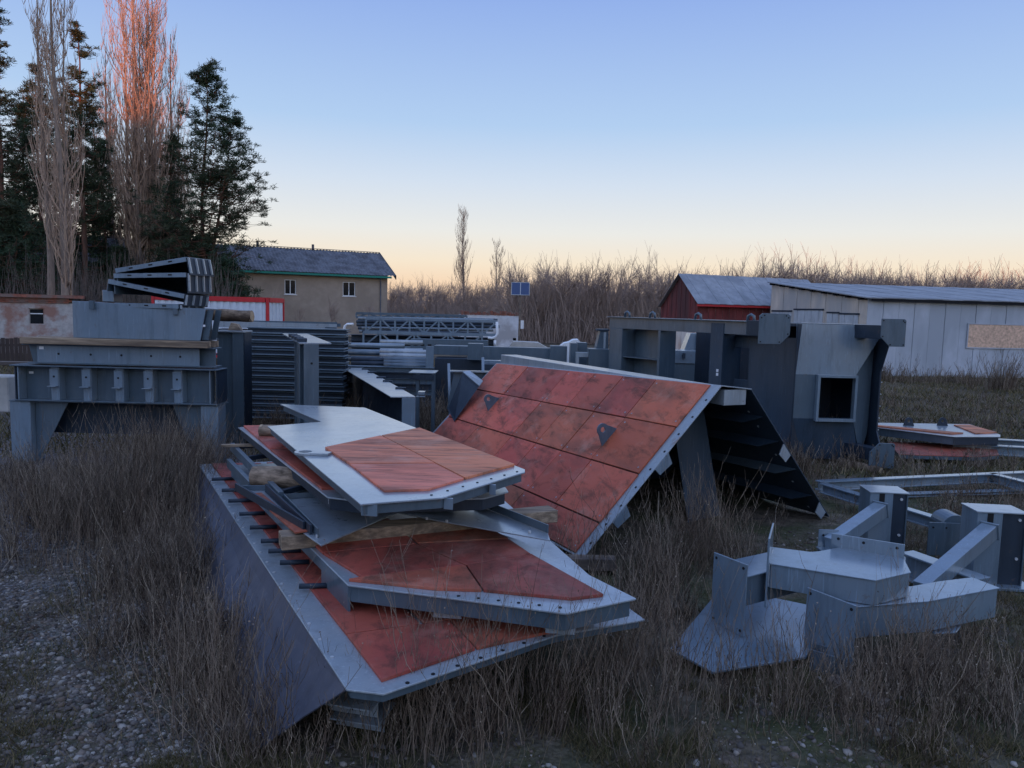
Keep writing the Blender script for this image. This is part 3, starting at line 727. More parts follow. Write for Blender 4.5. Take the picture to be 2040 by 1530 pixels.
pine((XY(455, 50), 50), 5.5, 2.6, 33, .05, 'low bushy pine in front of the house corner', dens=1.8)
pine((XY(20, 48), 48), 8.5, 4.2, 34, .04, 'low spreading dark pine at bottom of left edge', dens=2.4)
pine((XY(240, 58), 58), 6.5, 3.2, 36, .04, 'low dark young pine behind the tray pile', dens=2.0)
pine((XY(350, 57), 57), 6.0, 3.2, 37, .04, 'low dark young pine right behind the tray pile', dens=2.0)
pine((XY(130, 56), 56), 7.5, 3.4, 38, .04, 'low dark pine between the two leftmost tall trunks', dens=2.0)
pine((XY(410, 62), 62), 8.0, 3.4, 39, .04, 'low dark pine at the foot of the broad forked pine', dens=2.0)

def bare_tree(seed, h=8.0, name='bare_tree'):
    r = np.random.default_rng(seed); P = []; R = []
    def grow(p, d, ln, rad, depth):
        k = 5; s = np.linspace(0, 1, k); bend = r.normal(0, .10, 3)
        pts = p + d * ln * s[:, None] + bend * ln * (s[:, None] ** 2); P.append(pts); R.append(np.linspace(rad, rad * .55, k))
        if depth == 0: return
        for c in range((8, 7, 5)[3 - depth]):
            u = r.uniform(.35, 1); q = p + d * ln * u + bend * ln * u * u; nd = nrm(d + r.normal(0, .50, 3) + V3(0, 0, .18)); grow(q, nd, ln * r.uniform(.45, .75), rad * .5, depth - 1)
    grow(V3(0, 0, 0), nrm(V3(r.normal(0, .05), r.normal(0, .05), 1)), h * .42, .075, 3)
    return P, R
variants = []
for k in range(6):
    P, R = bare_tree(100 + k, 8.5)
    vt = tubes_np(np.array(P[:1]), np.array(R[:1]), 6); vc = tubes_np(np.array(P[1:]), np.array(R[1:]) + .002, 3)
    t = thing('bare_tree', 'bare grey woodland tree in the belt along the horizon', 'tree', (0, 0, 0), 'bare trees of the woodland belt')
    mesh_np('trunk', *vt, M['wood_far'], t); mesh_np('crown', *vc, M['wood_far'], t); variants.append(t)
cnt = 0
def put_tree(x, y, s):
    global cnt
    k = cnt % 6; rz = rnd.uniform(0, 6.28); sc = (s * rnd.uniform(.8, 1.1), s * rnd.uniform(.8, 1.1), s)
    if cnt < 6: o = variants[k]; o.location = (x, y, 0); o.rotation_euler = (0, 0, rz); o.scale = sc
    else: dup(variants[k], (x, y, 0), rz, sc)
    cnt += 1
for k in range(280):
    u = (k + .5) / 280 + rnd.uniform(-.002, .002); px_ = 770 + u * 1340
    Yd = rnd.choice((66, 70, 75, 80, 86))
    if px_ < 1010: Yd += 26; s = rnd.uniform(.78, 1.05)
    elif px_ < 1500: s = rnd.uniform(.88, 1.16)
    else: s = rnd.uniform(1.02, 1.30)
    if px_ > 1500: Yd += 6
    put_tree(XY(px_, Yd), Yd, s)
# thin saplings and brushwood that fill the belt
n = 34000; px_ = rng.uniform(700, 2150, n); Yd = rng.uniform(64, 96, n) + np.where(px_ < 1010, 24, 0) + np.where(px_ > 1500, 6, 0)
xx = (px_ - 1020) / F * Yd; hh = rng.uniform(1.2, 4.8, n) * np.where(px_ < 1010, .8, 1) * np.where(px_ > 1500, 1.25, 1); s = np.linspace(0, 1, 3)
P = np.stack([xx[:, None] + rng.normal(0, .9, (n, 1)) * s ** 1.5, Yd[:, None] + rng.normal(0, .8, (n, 1)) * s ** 1.5, hh[:, None] * s], -1)
v, f = tubes_np(P, np.tile(np.array([.028, .02, .009]), (n, 1)), 3)
o = mesh_np('woodland_brush', v, f, M['wood_far']); tag(o, 'dense grey brushwood filling the woodland belt on the horizon', 'brushwood', kind='stuff')
poplar((XY(921, 104), 104), 16.6, 1.7, 41, 'taller of two bare poplars rising above the far woodland', 2, .3, .55, 'far poplars')
poplar((XY(988, 100), 100), 11.8, 1.7, 43, 'shorter of two bare poplars rising above the far woodland', 2, .3, .5, 'far poplars')
# shrubs before the house, left undergrowth
for k, (px_, Yd, h, lb) in enumerate(((545, 56, 5.4, 'bare shrub between container and left house window'), (660, 58, 4.2, 'bare shrub under the right house window'), (600, 60, 3.6, 'small bare shrub under the left house window'), (740, 60, 4.0, 'bare shrub at the right corner of the house'))):
    t = dup(variants[k], (XY(px_, Yd), Yd, 0), k * 1.3, h / 8.5, lb, 'bare shrubs by the house'); t.name = 'bare_shrub'
n = 5200; px_ = rng.uniform(-40, 470, n); Yd = rng.uniform(42, 62, n); xx = (px_ - 1020) / F * Yd; hh = rng.uniform(1.5, 6.5, n) * rng.uniform(.5, 1, n); s = np.linspace(0, 1, 4)
P = np.stack([xx[:, None] + rng.normal(0, .5, (n, 1)) * s ** 1.5, Yd[:, None] + rng.normal(0, .5, (n, 1)) * s ** 1.5, hh[:, None] * s], -1)
v, f = tubes_np(P, np.tile(np.array([.03, .022, .015, .007]), (n, 1)), 3)
o = mesh_np('thicket', v, f, M['twig']); tag(o, 'leafless thicket under the pines and poplars', 'thicket', kind='stuff')

# ================================================================== STEELWORK
def disc(mb, c, nn, r, th=.004, n=8):
    nn = nrm(nn); mb.tube([np.asarray(c) - nn * .001, np.asarray(c) + nn * th], r, n)

def bolts_along(mb, a, b, n, nn, r=.011, skip=0.06):
    for k in range(n):
        u = skip + (1 - 2 * skip) * k / max(1, n - 1); disc(mb, np.asarray(a) * (1 - u) + np.asarray(b) * u, nn, r)

def sticker(root, fr, x, z, w_=.07, h=.05):
    obj('paper_label', MB().fb(fr, x, x + w_, -.004, -.001, z, z + h), M['label'], root)

# ---- big tilted box section with a red clad slope
def tilted():
    B = V3(.872, 8.145, .12); l = V3(-.4224, .9058, -.0349); v = V3(.6306, .3213, .7065); n = nrm(np.cross(l, v)); 
    if n[2] < 0: n = -n
    P = lambda a, b, c=0: B + l * a + v * b + n * c
    LN = 6.72
    t = thing('tilted_box_section', 'large tent-shaped grey steel section with red clad slope and two lifting lugs', 'steel section', B)
    pl = obj('sloping_plate', MB().prism([P(0, -.08, -.012), P(LN, -.08, -.012), P(LN, 2.60, -.012), P(0, 2.60, -.012)], n * .012), M['steel_rusty'], t, .002)
    us = {0: [0.17, 1.27, 2.07, 2.85, 3.68, 5.2, 6.63], 1: [0.17, 1.25, 2.05, 2.83, 3.69, 5.2, 6.63], 2: [0.16, 1.22, 2.04, 2.82, 3.68, 5.05, 6.60], 3: [0.165, 1.14, 2.1, 2.98, 3.7, 5.1, 6.6], 4: [.17, 1.3, 2.3, 3.3, 4.4, 5.5, 6.6]}
    vs = [2.585, 1.875, 1.13, .385, -.06]
    bl = MB()
    for r in range(4):
        for k in range(len(us[r]) - 1):
            g = .008; a, b = us[r][k] + g, us[r][k + 1] - g; c, d_ = vs[r + 1] + g * 1.2, vs[r] - g * 1.2; th = .022 + rnd.uniform(-.003, .003)
            obj('cladding_tile', MB().prism([P(a, c, 0.0), P(b, c, 0), P(b, d_, 0), P(a, d_, 0)], n * th), M['tile_tilt'], t, .003)
            for (x, y) in ((a + .07, c + .07), (b - .07, d_ - .07), (b - .07, c + .07)): disc(bl, P(x, y, th), n, .012, .003)
    obj('tile_screw', bl, M['zinc'] if False else M['steel_rusty'], t, kind='stuff')
    obj('tile_joint', MB().prism([P(.18, -.055, 0.0005), P(6.62, -.055, .0005), P(6.62, 2.58, .0005), P(.18, 2.58, .0005)], n * .004), M['joint'], t)
    mb = MB(); bolts_along(mb, P(.06, -.02, 0), P(.06, 2.5, 0), 9, n, .016); obj('bolt_hole', mb, M['bolt'], t, kind='stuff')
    # lifting lugs: plates standing square to the slope
    for (u, vv) in ((1.24, 1.52), (5.2, 1.62)):
        c = P(u, vv, .17); outer = []
        N = 20
        for k in range(N):
            an = 2 * PI * k / N; a, b = math.cos(an), math.sin(an)
            if b > -.25: rr = .085; outer.append((a * rr, b * rr))
            else:
                s_ = (-.165) / b; outer.append((max(-.165, min(.165, a * s_ * .9)), -.165))
        obj('lifting_lug', MB().ringplate(c + l * .012, v, n, [(a * 1.0, b) for a, b in outer], .036, .024), M['steel'], t, .002)
    # ridge cap, right-hand slope
    TR = P(0, 2.60, -.02); h = nrm(V3(.906, .42, 0)); lh = l
    C2 = TR + h * .46 + V3(0, 0, -.05); C3 = V3(0, 0, -.10) - h * .12
    q = [TR, C2, C2 + lh * LN + C3, TR + lh * LN]
    obj('ridge_plate', MB().prism(q, (0, 0, .014)), M['steel_flange'], t, .002)
    mb = MB(); bolts_along(mb, (q[0] + q[1]) / 2 + V3(0, 0, .014) + lh * .4, (q[2] + q[3]) / 2 + V3(0, 0, .014), 6, V3(0, 0, 1), .02); obj('ridge_bolt', mb, M['bolt'], t, kind='stuff')
    D2 = V3(4.50, 10.35, .02); dn = D2 - C2
    nr = nrm(np.cross(dn, lh));
    if nr[2] < 0: nr = -nr
    obj('rear_plate', MB().prism([C2, D2, D2 + lh * LN, C2 + lh * LN + C3], -nr * .014), M['steel_mid'], t, .002)
    # end flange strip of the rear plate & brackets
    dnn = nrm(dn)
    for s_ in (1.05, 2.35): 
        a = C2 + dnn * s_ + lh * .0 - nr * .016; obj('bracket', MB().prism([a, a + dnn * .24, a + dnn * .24 - nr * .12, a + dnn * .06 - nr * .14], lh * .02), M['steel_flange'], t, .002)
    for vv in (1.52, .72, ):
        a = P(-.004, vv, -.013); obj('bracket', MB().prism([a, a - v * .26, a - v * .26 - n * .10 - l * 0, a - v * .05 - n * .13], l * .02), M['steel_arm'], t, .002)
    mb = MB(); bolts_along(mb, C2 + dnn * .3 - nr * .015 + lh * .3, D2 - nr * .015 + lh * .3, 8, -nr, .016); obj('rivet', mb, M['zinc'], t, kind='stuff')
    # tube lying under the ridge, diaphragms, stringers
    fr = Fr(TR + V3(0, 0, -.235) + h * .05 + lh * .02, h, lh * V3(1, 1, 0))
    obj('ridge_tube', MB().fb(fr, 0, .34, 0, LN - .1, 0, .19), M['steel_flange'], t, .004)
    for u, inset_, mt in ((.95, .0, 'steel'), (2.9, 0, 'steel_dark'), (5.0, 0, 'steel_dark')):
        a = P(u, 2.36, -.03); b = P(u, .05, -.03); c = a + h * .42; d_ = c + dnn * 2.0
        if u < 1: 
            obj('diaphragm', MB().prism([a + h * .1, a + h * .62, a + h * 1.05 + V3(0, 0, -1.7), a + h * .5 + V3(0, 0, -1.75)], lh * .014), M['steel_mid'], t, .002)
        else: obj('diaphragm', MB().prism([a, c, C2 + lh * u + dnn * 2.1 - nr * .03, V3(*(C2 + lh * u + dnn * 2.1 - nr * .03)[:2], .03) - h * .3, b + V3(0, 0, -.1)], lh * .014), M[mt], t)
    for s_ in (.5, 1.0, 1.6, 2.2):
        a = C2 + dnn * s_ - nr * .016; obj('stringer', MB().prism([a + lh * .06, a + lh * LN, a + lh * LN - nr * .14, a + lh * .35 - nr * .14], dnn * .014), M['steel_mid'] if s_ != 1.6 else M['steel'], t)
    for s_ in (.4, 1.1, 1.8):
        obj('stringer', MB().prism([P(.2, s_, -.013), P(LN, s_, -.013), P(LN, s_, -.15), P(.35, s_, -.15)], v * .012), M['steel_dark'], t)
    tb = Z(1130, 1122, .11)
    mb = MB().bar(Z(1045, 1118, .06), Z(1226, 1122, .06) + V3(-.0, 0, 0), .16, .13); obj_ = obj('timber_block', mb, M['timber_old'], None, .006, base=Z(1130, 1122, 0)); tag(obj_, 'squared timber end under the near corner of the red clad slope', 'timber')
tilted()

# ---- stack of red clad deck panels, bottom to top
def deck(poly, z, th=.014):
    return [Z(x, y, z) for x, y in poly]
def skirt(mb, pts, depth, inn=.03, th=.012, closed=True):
    n = len(pts); ins = inset(pts, inn)
    if np.dot(np.cross(pts[1] - pts[0], pts[2] - pts[1]), V3(0, 0, 1)) * 0 != 0: pass
    for i in range(n if closed else n - 1):
        a, b = ins[i], ins[(i + 1) % n]; ins2 = inset(pts, inn + th); c, d_ = ins2[(i + 1) % n], ins2[i]
        dz = V3(0, 0, -depth); mb.prism([a, b, c, d_], dz)
def tiles(root, polys, z, mat, th=.022, g=.007):
    for p in polys:
        q = inset([Z(x, y, z) for x, y in p], g) if True else p
        obj('cladding_tile', MB().prism(q, (0, 0, th + rnd.uniform(-.002, .003))), M[mat], root, .003)
def ccw(P):
    a = sum(P[i][0] * P[(i + 1) % len(P)][1] - P[(i + 1) % len(P)][0] * P[i][1] for i in range(len(P)))
    return P if a > 0 else P[::-1]

def panel(name, label, outline, z, depth, deckmat, skirtmat, tilepolys, tilemat_, inn=.03, under=None):
    pts = ccw([Z(x, y, z) for x, y in outline])
    c = sum(pts) / len(pts); t = thing('clad_panel', label, 'steel panel', (c[0], c[1], z - depth - .014), 'stacked red clad deck panels')
    obj('deck_plate', MB().prism([p - V3(0, 0, .014) for p in pts], (0, 0, .014)), M[deckmat], t, .003)
    mb = MB(); n = len(pts)
    i1 = inset([p - V3(0, 0, .0145) for p in pts], inn); i2 = inset([p - V3(0, 0, .0145) for p in pts], inn + .012)
    for i in range(n):
        j = (i + 1) % n; q = MB().prism([i1[i], i1[j], i2[j], i2[i]], (0, 0, -depth)); obj('skirt_plate', q, M[skirtmat], t, .002)
    for p in tilepolys:
        q = inset(ccw([Z(x, y, z) for x, y in p]), .007); obj('cladding_tile', MB().prism(q, (0, 0, .022 + rnd.uniform(-.002, .003))), M[tilemat_], t, .003)
    return t, pts

def stack():
    # bottom panel with its long raking side plate
    t, p = panel('', 'lowest red clad panel of the stack with raking grey side plate in the weeds',
                 [(395, 925), (900, 905), (1232, 1196), (1285, 1234), (1108, 1265), (764, 1382), (690, 1373)], .58, .055, 'steel_flange', 'steel', 
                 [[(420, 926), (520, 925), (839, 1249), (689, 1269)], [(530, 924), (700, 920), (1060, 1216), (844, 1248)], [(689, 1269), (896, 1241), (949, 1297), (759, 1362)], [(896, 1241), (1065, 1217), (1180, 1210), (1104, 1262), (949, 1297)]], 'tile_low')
    a = Z(690, 1373, .565); b = Z(397, 926, .565); c = Z(372, 1050, -.02); d_ = Z(500, 1503, -.02); e_ = Z(600, 1430, .26)
    off = nrm(np.cross(b - a, d_ - a)); off = off if off[2] > 0 else -off
    sp_ = obj('side_plate', MB().prism([a, b, c, d_, e_], -off * .012), M['steel_skirt'], t, .002)
    mb = MB(); bolts_along(mb, Z(700, 1366, .581), Z(400, 926, .581), 22, V3(0, 0, 1), .012); obj('flange_bolt', mb, M['zinc'], t, kind='stuff')
    mb = MB(); bolts_along(mb, Z(790, 1368, .581), Z(1100, 1262, .581), 7, V3(0, 0, 1), .013); obj('bolt_hole', mb, M['bolt'], t, kind='stuff')
    # rungs of bar lying on the flange
    for (x0, x1, y) in ((422, 468, 955), (442, 500, 977), (455, 508, 998), (477, 528, 1024), (498, 552, 1051), (520, 575, 1078), (535, 600, 1098), (558, 616, 1121), (596, 664, 1168)):
        A = Z(x0, y, .625); B_ = Z(x1, y - 2, .625); obj('rung', MB().tube([A, B_], .022, 8), M['steel_dark'], t, smooth=True)
    for (x, y, z) in ((640, 1400, .30), (655, 1430, .16)):
        c = Z(x, y, z); fr = Fr(c, (1, -.25, 0)); obj('foot_bracket', MB().fb(fr, 0, .34, 0, .3, -.012, 0).fb(fr, .0, .34, .1, .112, -.1, -.0125), M['steel_flange'], t, .002)
    # second panel
    t, p = panel('', 'second red clad panel up with pointed right tip over the lowest panel',
                 [(454, 927), (560, 922), (1033, 1075), (1268, 1192), (1128, 1222), (905, 1192), (693, 1165), (640, 1112)], .82, .12, 'steel_flange', 'steel',
                 [[(500, 940), (620, 1085), (642, 1106), (830, 1088), (780, 1040), (600, 950)], [(785, 1042), (960, 1048), (1015, 1077), (832, 1087)], [(642, 1106), (830, 1088), (928, 1131), (720, 1154)], [(830, 1088), (1015, 1078), (1059, 1108), (928, 1131)],
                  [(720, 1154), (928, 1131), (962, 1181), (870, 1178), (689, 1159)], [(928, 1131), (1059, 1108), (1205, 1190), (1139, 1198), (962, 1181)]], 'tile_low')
    obj('end_plate', MB().prism([Z(693, 1166, .80), Z(640, 1113, .80), Z(640, 1113, .80) - V3(0, 0, .2), Z(693, 1166, .80) - V3(0, 0, .21)], V3(.02, .0, 0)), M['steel'], t, .002)
    for (x, y) in ((862, 1192), (1087, 1222)):
        c = Z(x, y, .79); fr = Fr(c, (1, -.1, 0)); obj('bracket', MB().fb(fr, 0, .2, .03, .05, -.15, .01), M['steel_flange'], t, .002)
    mb = MB(); bolts_along(mb, Z(900, 1186, .821), Z(1130, 1212, .821), 6, V3(0, 0, 1), .012); obj('bolt_hole', mb, M['bolt'], t, kind='stuff')
    # plank across it
    A = V3(-1.86, 5.98, .88); B_ = V3(.42, 7.0, .88)
    o = obj('plank', MB().bar(A, B_, .2, .115), M['timber'], None, .006, base=(A + B_) / 2 - V3(0, 0, .06)); tag(o, 'long sawn plank laid across the second red panel of the stack', 'plank')
    # open tray, edge flanges up
    pts = ccw([Z(*q, .955) for q in ((483, 976), (610, 974), (940, 985), (1092, 1062), (1096, 1076), (870, 1036), (792, 1020), (640, 1086), (600, 1058))])
    t = thing('open_tray_panel', 'dark upturned tray panel with glossy plate lying on the sawn plank', 'steel panel', sum(pts) / len(pts), 'stacked red clad deck panels')
    obj('base_plate', MB().prism(pts, (0, 0, -.012)), M['steel_light'], t, .002)
    for (q0, q1, hh, dz) in (((557, 990), (634, 1071), .075, 0), ((483, 977), (608, 975), .05, 0), ((945, 1003), (1092, 1062), .07, 0), ((560, 995), (700, 985), .05, 0)):
        a, b = Z(*q0, .957), Z(*q1, .957); obj('upstand', MB().bar(a + V3(0, 0, hh / 2), b + V3(0, 0, hh / 2), .012, hh), M['steel'], t, .002)
    a, b = Z(510, 985, .957), Z(600, 1062, .957); obj('rust_strip', MB().bar(a + V3(0, 0, .008), b + V3(0, 0, .008), .10, .012), M['tile_low'], t)
    for (q0, q1) in (((470, 978), (606, 1058)), ((530, 980), (620, 1065)), ((800, 1005), (900, 1012)), ((700, 985), (905, 1000))):
        a, b = Z(*q0, .957), Z(*q1, .957); obj('stiffener', MB().bar(a + V3(0, 0, .04), b + V3(0, 0, .04), .02, .08), M['steel_dark'], t, .002)
    mb = MB()
    for q in ((740, 1027), (850, 1035), (890, 1040), (1055, 1062), (1052, 1045), (632, 1070)): disc(mb, Z(*q, .958), (0, 0, 1), .012, .02)
    obj('zinc_bolt', mb, M['zinc'], t, kind='stuff')
    # frame / ladder reaching out at the left
    t = thing('ladder_frame', 'dark steel ladder frame sticking out left beneath the log', 'steel frame', Z(540, 950, .96))
    r = [(Z(463, 890, 1.0), Z(560, 990, 1.0)), (Z(516, 884, 1.0), Z(625, 972, 1.0)), (Z(456, 922, .9), Z(500, 968, .9))]
    for a, b in r: obj('rail', MB().bar(a, b, .05, .10), M['steel'], t, .003)
    for u in (.02, .3, .6, .95): obj('crossbar', MB().bar(r[0][0] * (1 - u) + r[0][1] * u, r[1][0] * (1 - u) + r[1][1] * u, .05, .05), M['steel_dark'], t, .003)
    a, b = Z(440, 888, 1.07), Z(525, 884, 1.07); o = obj('stick', MB().bar(a, b + V3(.3, 0, 0), .045, .035), M['timber'], None, .003, base=a); tag(o, 'short weathered stick lying on the ladder frame by the stack', 'stick')
    # log 1
    def log(a, b, r0, label):
        a = np.asarray(a); b = np.asarray(b); t = thing('log', label, 'log', (a + b) / 2 - V3(0, 0, r0)); k = 9
        pts = [a * (1 - u) + b * u + V3(0, rnd.uniform(-.006, .006), rnd.uniform(-.006, .006)) for u in np.linspace(0, 1, k)]
        obj('bark', MB().tube(pts, [r0 * rnd.uniform(.93, 1.04) for _ in range(k)], 14, jit=.05, cap=False), M['bark'], t, smooth=True)
        x = nrm(b - a); obj('cut_end', MB().tube([a + x * .003, a + x * .03], r0 * .93, 14), M['logend'], t); obj('cut_end', MB().tube([b - x * .03, b - x * .003], r0 * .93, 14), M['logend'], t)
        return t
    A = D(505, 949, 7.45); log(A, A + V3(2.0, -.2, -.02), .107, 'thick barked log between the top panels and the upturned tray')
    A = Z(519, 857, 1.285); log(A, A + V3(1.9, -.15, 0), .075, 'thin sawn log end under the far left of the top panel')
    # third panel under the top
    t, p = panel('', 'red clad panel directly under the top panel, its red strip showing at left',
                 [(474, 851), (640, 846), (1000, 960), (1013, 979), (965, 992), (730, 999), (652, 990)], 1.20, .10, 'steel_flange', 'steel_dark',
                 [[(484, 851), (545, 850), (604, 897), (537, 897)], [(537, 898), (605, 898), (690, 975), (640, 977)]], 'tile_low')
    c = Z(655, 992, 1.17); sticker(t, Fr(c + V3(0, -.01, 0), (1, 0, 0)), 0, -.05)
    mb = MB()
    for q in ((775, 1008, 1.12), (905, 1003, 1.12)): disc(mb, Z(*q), (0, -1, 0), .012, .02)
    obj('zinc_bolt', mb, M['zinc'], t, kind='stuff')
    # top panel
    t, p = panel('', 'topmost pale grey panel of the stack with three red tiles and a flat ring lug',
                 [(558, 805), (727, 812), (836, 855), (1046, 935), (1046, 940), (883, 991), (718, 1004), (533, 849), (640, 840)], 1.40, .075, 'steel_light', 'steel',
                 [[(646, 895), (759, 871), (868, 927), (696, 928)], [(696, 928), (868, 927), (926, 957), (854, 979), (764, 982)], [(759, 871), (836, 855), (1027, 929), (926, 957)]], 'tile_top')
    for (x0, x1, y) in ((719, 753, 1004), (884, 903, 992), (975, 988, 965)):
        a, b = Z(x0, y, 1.384), Z(x1, y, 1.384); b[1] = a[1] - .02; a = a + V3(0, -.003, 0)
        obj('corner_bracket', MB().prism([a, b, b + V3(0, .03, 0), a + V3(0, .03, 0)], (0, 0, -.085)), M['steel_arm'], t, .002)
    c = Z(608, 904, 1.402); u_ = nrm(V3(1, -.12, 0)); v_ = np.cross(V3(0, 0, 1), u_)
    outer = []
    for k in range(24):
        an = 2 * PI * k / 24; a, b = math.cos(an) * .10, math.sin(an) * .10
        if a > .0: a = .24 if abs(b) < .07 else a
        outer.append((a, b if a < .2 else max(-.05, min(.05, b * 1.5))))
    obj('ring_lug', MB().ringplate(c, u_, v_, outer, .062, .022), M['steel_flange'], t, .002)
    mb = MB(); bolts_along(mb, Z(846, 990, 1.401), Z(1040, 937, 1.401), 7, V3(0, 0, 1), .010)
    obj('bolt_hole', mb, M['bolt'], t, kind='stuff')
    return log
log = stack()

# ---- crane leg lying on the right
def portal():
    K = V3(*D(1580, 800, 14.3)[:2], 0); e1 = nrm(V3(1, .03, 0)); e2 = nrm(V3(-.535, .845, 0)); on = nrm(V3(-e2[1], e2[0], 0)); HT = 2.68
    if on[0] > 0: on = -on
    t = thing('crane_leg_section', 'huge dark grey lying crane leg with square opening and octagonal end plates', 'steel section', K)
    def s_(a, b, c): return K + e2 * a + on * b + V3(0, 0, c)
    def sidebox(name, a0, a1, b0, b1, c0, c1, m='steel', bv=.004):
        f = Fr(K, e2, on); return obj(name, MB().fb(f, a0, a1, b0, b1, c0, c1) if np.dot(np.cross(e2, on), V3(0, 0, 1)) > 0 else MB().hexa([s_(a0, b1, c0), s_(a1, b1, c0), s_(a1, b0, c0), s_(a0, b0, c0), s_(a0, b1, c1), s_(a1, b1, c1), s_(a1, b0, c1), s_(a0, b0, c1)]), M[m], t, bv)
    sidebox('web_plate', .02, 1.42, -.40, -.36, .1, 2.38, 'steel_mid')  # shade under the top flange is put into the web's darker colour
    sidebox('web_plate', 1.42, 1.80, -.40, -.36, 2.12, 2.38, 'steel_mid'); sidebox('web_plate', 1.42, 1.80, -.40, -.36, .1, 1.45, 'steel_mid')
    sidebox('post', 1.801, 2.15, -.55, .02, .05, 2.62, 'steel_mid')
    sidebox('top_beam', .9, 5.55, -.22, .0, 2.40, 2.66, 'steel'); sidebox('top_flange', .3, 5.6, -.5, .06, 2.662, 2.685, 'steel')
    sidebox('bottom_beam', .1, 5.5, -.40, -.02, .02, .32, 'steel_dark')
    f = (3.7, 5.5)
    sidebox('frame_post', 3.70, 3.78, -.5, .0, .3, 2.398, 'steel'); sidebox('frame_post', 5.02, 5.5, -.5, .02, .3, 2.398, 'steel')
    sidebox('recess_plate', 3.78, 5.02, -.42, -.40, .3, 2.398, 'steel'); sidebox('shelf', 3.78, 5.02, -.40, -.02, 1.70, 1.72, 'steel')
    for a in (2.65, 4.1, 5.0, 1.2): 
        c = s_(a, -.1, 2.686); obj('lifting_eye', MB().tube([c + e2 * (-.09), c + e2 * (-.07) + V3(0, 0, .1), c + V3(0, 0, .13), c + e2 * .07 + V3(0, 0, .1), c + e2 * .09], .03, 7), M['steel'], t, smooth=True)
    # end face, sky light and shade put into its paint tones: upper part leans out, middle upright, lower part leans in
    def e_(a, y, c): return K + e1 * a + V3(0, y, 0) + V3(0, 0, c)
    W = 1.62; x3 = 1.18; ya, yb, yc, yd = .05, 0, 0, .16
    zs = [2.66, 1.70, .86, .05]
    def face(name, q, m, th=.012): obj(name, MB().prism(q, (0, th, 0)), M[m], t, .002)
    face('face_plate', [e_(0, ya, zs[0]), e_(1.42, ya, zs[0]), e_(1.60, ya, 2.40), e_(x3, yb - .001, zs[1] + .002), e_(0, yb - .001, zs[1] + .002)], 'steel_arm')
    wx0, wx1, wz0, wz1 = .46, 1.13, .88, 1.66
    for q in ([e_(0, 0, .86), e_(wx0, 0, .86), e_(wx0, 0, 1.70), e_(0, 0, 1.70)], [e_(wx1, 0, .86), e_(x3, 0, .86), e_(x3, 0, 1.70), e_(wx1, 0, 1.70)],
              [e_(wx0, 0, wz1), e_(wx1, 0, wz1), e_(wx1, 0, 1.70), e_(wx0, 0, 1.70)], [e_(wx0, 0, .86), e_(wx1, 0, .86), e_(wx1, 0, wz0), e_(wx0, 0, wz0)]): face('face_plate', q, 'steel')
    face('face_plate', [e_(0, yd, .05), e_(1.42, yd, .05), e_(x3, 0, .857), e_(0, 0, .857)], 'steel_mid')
    face('wing_plate', [e_(x3 + .002, 0, 1.70), e_(x3 + .002, 0, .86), e_(1.45, yd, .05), e_(1.60, .25, .6), e_(1.60, .22, 2.398)], 'steel')
    fr = Fr(e_(0, 0, 0), e1, V3(0, 1, 0)); mb = MB()
    for (a0, a1, c0, c1) in ((wx0 - .05, wx0, wz0 - .06, wz1 + .05), (wx1, wx1 + .05, wz0 - .06, wz1 + .05), (wx0 + .001, wx1 - .001, wz1, wz1 + .05), (wx0 + .001, wx1 - .001, wz0 - .06, wz0)): mb.fb(fr, a0, a1, -.12, -.003, c0, c1)
    obj('opening_frame', mb, M['steel_arm'], t, .003)
    mb = MB()
    for q in ((1.70, .45, 0), (1.70, .45, 1)): pass
    sidebox('corner_post', -.01, .02, -.45, .0, .03, 2.66, 'steel_dark')
    f3 = Fr(K, e1)
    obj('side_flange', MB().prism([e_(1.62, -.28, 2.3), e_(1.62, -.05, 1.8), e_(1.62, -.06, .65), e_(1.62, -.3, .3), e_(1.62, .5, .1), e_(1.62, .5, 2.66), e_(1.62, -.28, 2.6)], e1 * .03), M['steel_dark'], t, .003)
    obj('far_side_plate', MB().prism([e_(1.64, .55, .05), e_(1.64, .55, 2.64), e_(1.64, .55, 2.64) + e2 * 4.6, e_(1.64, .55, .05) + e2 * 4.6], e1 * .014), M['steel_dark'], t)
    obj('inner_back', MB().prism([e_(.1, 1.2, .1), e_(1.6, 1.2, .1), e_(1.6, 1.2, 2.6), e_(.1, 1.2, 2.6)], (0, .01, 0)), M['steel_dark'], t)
    obj('top_plate', MB().prism([e_(0, ya, 2.662), e_(1.6, ya, 2.662), e_(1.6, 1.2, 2.662), e_(-.55, 1.2, 2.662)], (0, 0, .014)), M['steel'], t, .002)
    mb = MB(); bolts_along(mb, e_(1.66, -.06, .6), e_(1.66, -.06, 1.9), 6, V3(0, -1, 0), .012); obj('zinc_bolt', mb, M['zinc'], t, kind='stuff')
